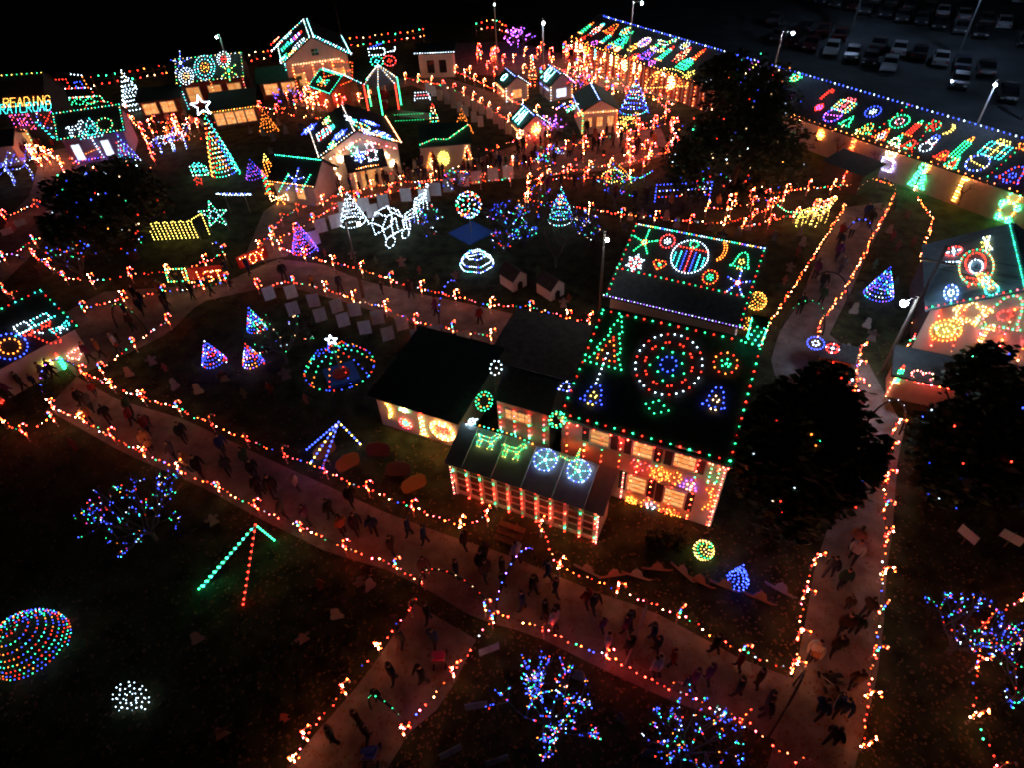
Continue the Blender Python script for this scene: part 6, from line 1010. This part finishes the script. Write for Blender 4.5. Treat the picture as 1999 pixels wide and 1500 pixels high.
# ================================================================ people
def person_mesh(name, J):
    me = bpy.data.meshes.new(name); vs_, es, rad = [], [], []
    def ch(par, lst):
        for p, r in lst:
            vs_.append(p); rad.append(r); es.append((par, len(vs_)-1)); par = len(vs_)-1
        return par
    vs_.append((0, 0, .93)); rad.append((.18, .15)); wst = ch(0, [((0, 0, 1.1), (.19, .16)), ((0, -.01, 1.3), (.21, .16)), ((0, 0, 1.43), (.14, .11))]); ch(wst, [((0, -.01, 1.5), (.055, .055)), ((0, -.02, 1.57), (.085, .095)), ((0, -.02, 1.67), (.09, .1)), ((0, -.01, 1.74), (.05, .06))])
    for sg, a, l in ((-1, J[0], J[2]), (1, J[1], J[3])):
        ch(wst-1, [((.2*sg, 0, 1.38), (.085, .085)), ((.27*sg, -a*.12, 1.1), (.075, .075)), ((.24*sg, -a*.3-.04, .86), (.045, .045)), ((.23*sg, -a*.36-.05, .78), (.04, .03))])
        ch(0, [((.09*sg, 0, .86), (.1, .1)), ((.1*sg, -l*.2, .48), (.07, .075)), ((.1*sg, -l*.42+(.1 if l < 0 else 0), .1), (.05, .055)), ((.1*sg, -l*.42-.12+(.1 if l < 0 else 0), .04), (.045, .035))])
    me.from_pydata(vs_, es, []); o = bpy.data.objects.new(name, me); scene.collection.objects.link(o); md = o.modifiers.new('s', 'SKIN')
    for i, r in enumerate(rad): me.skin_vertices[0].data[i].radius = r
    me.skin_vertices[0].data[0].use_root = True; o.modifiers.new('d', 'SUBSURF').levels = 1
    dg = bpy.context.evaluated_depsgraph_get(); out = bpy.data.meshes.new_from_object(o.evaluated_get(dg)); bpy.data.objects.remove(o); out.name = name
    out.materials.clear()
    for m in (M_COAT, M_TROU, M_SKIN, M_HAIR): out.materials.append(m)
    for p in out.polygons:
        z = p.center.z; x = abs(p.center.x); p.material_index = (1 if z < .8 and x < .2 else 2 if (z > 1.5 and z < 1.66 and p.center.y < .02) or (z < .82 and x >= .2) else 3 if z > 1.5 else 0); p.use_smooth = True
    return out
PM = [person_mesh('person_body', J) for J in ((.2, -.12, .34, -.22), (-.12, .2, -.22, .32), (.15, .1, .08, -.08), (.6, .55, .3, -.25))]
COATS = [((.02, .02, .025), 'black'), ((.03, .035, .06), 'navy'), ((.09, .08, .08), 'grey'), ((.2, .02, .02), 'red'), ((.45, .42, .42), 'white'), ((.06, .03, .02), 'brown'), ((.02, .06, .03), 'green'), ((.12, .03, .12), 'purple'), ((.35, .17, .08), 'tan'), ((.02, .045, .15), 'blue'), ((.015, .015, .015), 'black'), ((.025, .025, .03), 'black')]
def people(where, pts, n, spread=1.1):
    q = [P(*p) for p in pts]; L = along(q, max(.05, sum((b-a).length for a, b in zip(q, q[1:]))/n))[:n]
    for i, p in enumerate(L):
        d = (q[-1]-q[0]).normalized(); side = V((-d.y, d.x, 0)); p = p+side*rng.uniform(-spread, spread)+d*rng.uniform(-.5, .5); kid = rng.random() < .18; c, cn = rng.choice(COATS)
        o = bpy.data.objects.new('person', PM[rng.randrange(4)]); scene.collection.objects.link(o); o.location = (p.x, p.y, .045); sc = rng.uniform(.55, .72) if kid else rng.uniform(.9, 1.02); o.scale = (sc*1.05, sc*1.05, sc); o.color = (*c, 1)
        o.rotation_euler = (0, 0, math.atan2(d.y, d.x)+(math.pi/2 if rng.random() < .5 else -math.pi/2)+rng.uniform(-.6, .6)); tag(o, '%s in %s coat on %s' % ('child' if kid else 'person', cn, where), 'person', 'visitors')
people('the lower walkway', [(160,790),(300,850),(450,915),(600,990),(750,1060),(880,1110)], 34); people('the walkway junction', [(890,1120),(960,1120),(1040,1150),(1080,1190)], 12, 1.4); people('the lower walkway below the farmhouse', [(1060,1190),(1200,1250),(1300,1280),(1420,1330),(1540,1390)], 26, 1.0); people('the south walkway', [(860,1240),(780,1330),(700,1440),(650,1490)], 9, .9)
people('the east walkway', [(1660,1090),(1640,1200),(1620,1300),(1600,1400),(1570,1480)], 16, .9); people('the stable walkway', [(1680,430),(1640,500),(1600,580),(1560,640)], 11, .9); people('the left junction', [(190,700),(260,640),(300,600),(380,575),(500,535)], 22, 1.4); people('the chapel house forecourt', [(640,372),(720,358),(800,348),(880,340),(940,335)], 48, 1.7)
people('the plaza beside the boards', [(940,338),(1050,320),(1150,300),(1280,280)], 36, 2.0); people('the small cottage yard', [(1000,300),(1080,275),(1200,268)], 16, 1.4); people('the toy shop forecourt', [(290,255),(345,245),(420,265)], 10, 1.2); people('the railroad house forecourt', [(20,305),(60,303),(110,298)], 9, 1.0); people('the craft house front', [(0,800),(60,770),(130,730)], 9, .6); people('the middle walkway', [(560,540),(700,570),(850,610),(1000,650)], 7, .9); people('the yard before the tall gable house', [(570,200),(640,190),(700,180)], 12, 1.6); people('the cottage back lawn path', [(1060,375),(1200,385),(1350,400),(1480,390)], 14, 1.6)
for at, col, lab, cn in (((860,1292), (.6, .05, .2), 'pink push chair on the south walkway', 'pink'), ((728,1478), (.04, .08, .5), 'blue push chair at the bottom of the south walkway', 'blue'), ((1615,1335), (.02, .02, .02), 'black push chair on the east walkway', 'black')):
    b = P(*at); o = thing('push_chair', lab, 'push chair', b)
    for sx in (-.24, .24):
        for sy in (-.3, .3): mb = MB(); mb.lathe(b+V((sx, sy, .13)), [(.13, -.03), (.13, .03)], 10, ax=(V((0, 1, 0)), UZ, V((1, 0, 0)))); sub('wheel', mb, M_RUBBER, o, b)
        mb = MB(); mb.tube([b+V((sx, .3, .13)), b+V((sx, 0, .5)), b+V((sx, -.45, 1.0))], .018, 4); sub('frame', mb, M_POLE, o, b)
    mb = MB(); mb.tube([b+V((-.24, -.45, 1.0)), b+V((.24, -.45, 1.0))], .02, 4); sub('handle', mb, M_BLACK, o, b)
    mb = MB(); mb.slab([b+V((-.22, .25, .38)), b+V((.22, .25, .38)), b+V((.22, -.15, .42)), b+V((-.22, -.15, .42))], UZ, .06); mb.slab([b+V((-.22, -.15, .42)), b+V((.22, -.15, .42)), b+V((.22, -.32, .92)), b+V((-.22, -.32, .92))], V((0, .95, .3)), .05); c1 = sub('seat', mb, M_CUT, o, b); c1.color = (*col, 1)
    mb = MB()
    for j in range(5): a0, a1 = .2+j*.32, .2+(j+1)*.32; mb.slab([b+V((-.24, -.3+.42*math.sin(a0)*.9, .7+.36*math.cos(a0))), b+V((-.24, -.3+.42*math.sin(a1)*.9, .7+.36*math.cos(a1))), b+V((.24, -.3+.42*math.sin(a1)*.9, .7+.36*math.cos(a1))), b+V((.24, -.3+.42*math.sin(a0)*.9, .7+.36*math.cos(a0)))], UZ, .02)
    c2 = sub('canopy', mb, M_CUT, o, b); c2.color = (*col, 1)

# ================================================================ parked cars
def car_proto():
    root = bpy.data.objects.new('parked_car', None); scene.collection.objects.link(root)
    side = [(-2.15,.35),(-2.2,.62),(-2.05,.86),(-1.25,.95),(-.55,1.38),(.75,1.42),(1.55,.98),(2.1,.92),(2.22,.6),(2.15,.35)]; mb = MB(); n = len(side); W = .86
    for i in range(n):
        a, b = side[i], side[(i+1) % n]; wa = W*(.8 if a[1] > 1.2 else .97 if a[1] > .9 else 1); wb = W*(.8 if b[1] > 1.2 else .97 if b[1] > .9 else 1)
        mb.face([(a[0], -wa, a[1]), (b[0], -wb, b[1]), (b[0], wb, b[1]), (a[0], wa, a[1])][::-1])
    for sg in (-1, 1):
        q = [(x, sg*W*(.8 if z > 1.2 else .97 if z > .9 else 1), z) for x, z in side]; mb.face(q if sg < 0 else q[::-1])
    mb.build('body', M_PAINT, root)
    for nm, q in (('windscreen', [(-1.2,-.76,.99),(-1.2,.76,.99),(-.62,.66,1.36),(-.62,-.66,1.36)]), ('rear_window', [(1.5,.76,1.02),(1.5,-.76,1.02),(.82,-.66,1.4),(.82,.66,1.4)])):
        m2 = MB(); nn = (V(q[1])-V(q[0])).cross(V(q[2])-V(q[0])).normalized(); nn = nn if nn.z > 0 else -nn; m2.slab([V(p)+nn*.02 for p in q], nn, .015); m2.build(nm, M_GLASS, root)
    for sg in (-1, 1):
        m2 = MB(); q = [(-1.05,sg*.83,1.0),(1.3,sg*.83,1.02),(.75,sg*.715,1.36),(-.55,sg*.715,1.34)]; m2.slab([V(p)+V((0,sg*.012,0)) for p in q], V((0, sg, .3)).normalized(), .01); m2.build('side_window', M_GLASS, root)
        for x in (-1.35, 1.38): m2 = MB(); m2.lathe(V((x, sg*.78, .32)), [(.32, -.1), (.32, .1)], 12, ax=(V((1, 0, 0)), UZ, V((0, -1, 0)))); wl = m2.build('wheel', M_RUBBER, root); m2 = MB(); m2.lathe(V((x, sg*.89, .32)), [(.2, -.012), (.2, .012)], 8, ax=(V((1, 0, 0)), UZ, V((0, -1, 0)))); r2 = m2.build('rim', M_POLE, wl, org=V((0, 0, 0)))
        m2 = MB(); m2.box(V((-2.16, sg*.62, .66)), (.08, .34, .14)); m2.build('headlight', M_TRIM, root); m2 = MB(); m2.box(V((2.18, sg*.64, .7)), (.08, .3, .14)); m2.build('tail_light', M_RED, root)
    return root
CC = [((.02, .02, .022), 'black'), ((.04, .045, .055), 'dark grey'), ((.3, .31, .33), 'silver'), ((.55, .56, .58), 'white'), ((.015, .025, .07), 'dark blue'), ((.09, .012, .012), 'dark red'), ((.08, .08, .085), 'grey'), ((.03, .03, .035), 'black')]
cp = car_proto(); first = True
for rn, off in enumerate((13, 27, 33, 47, 53, 68, 74, 90)):
    k = 0
    for j in range(-14, 34):
        p = l0+LD*(j*2.7+rng.uniform(-.2, .2))+LN*(off+rng.uniform(-.3, .3)); X, Y = px(p+UZ*.7)
        if not (1500 < X < 2040 and -25 < Y < 330) or rng.random() < (.12 if rn else .25): continue
        k += 1; c, cn = rng.choice(CC); lab = '%s parked car in the %s row of the parking lot' % (cn, ORD[rn+1]); rz = math.atan2(.86, .5)+(0 if rn % 2 else math.pi)+rng.uniform(-.04, .04)
        if first: o = cp; o.location = p; o.rotation_euler = (0, 0, rz); tag(o, lab, 'car', 'cars in the parking lot'); first = False
        else: o = copy_thing(cp, p, rz, lab, 'car', 'cars in the parking lot')
        for ch_ in o.children: ch_.color = (*c, 1)
# ================================================================ labels: repeats that share words are told apart by their order
for lab, objs in LAB.items():
    if len(objs) > 1:
        objs = sorted(objs, key=lambda o: px(V(o.matrix_world.translation) if o.matrix_world.translation.length > 0 else V(o.location))[0])
        objs = sorted(objs, key=lambda o: px(V(o.location))[0])
        for i, o in enumerate(objs): o['label'] = '%s, %s from left' % (lab, ordw(i+1))
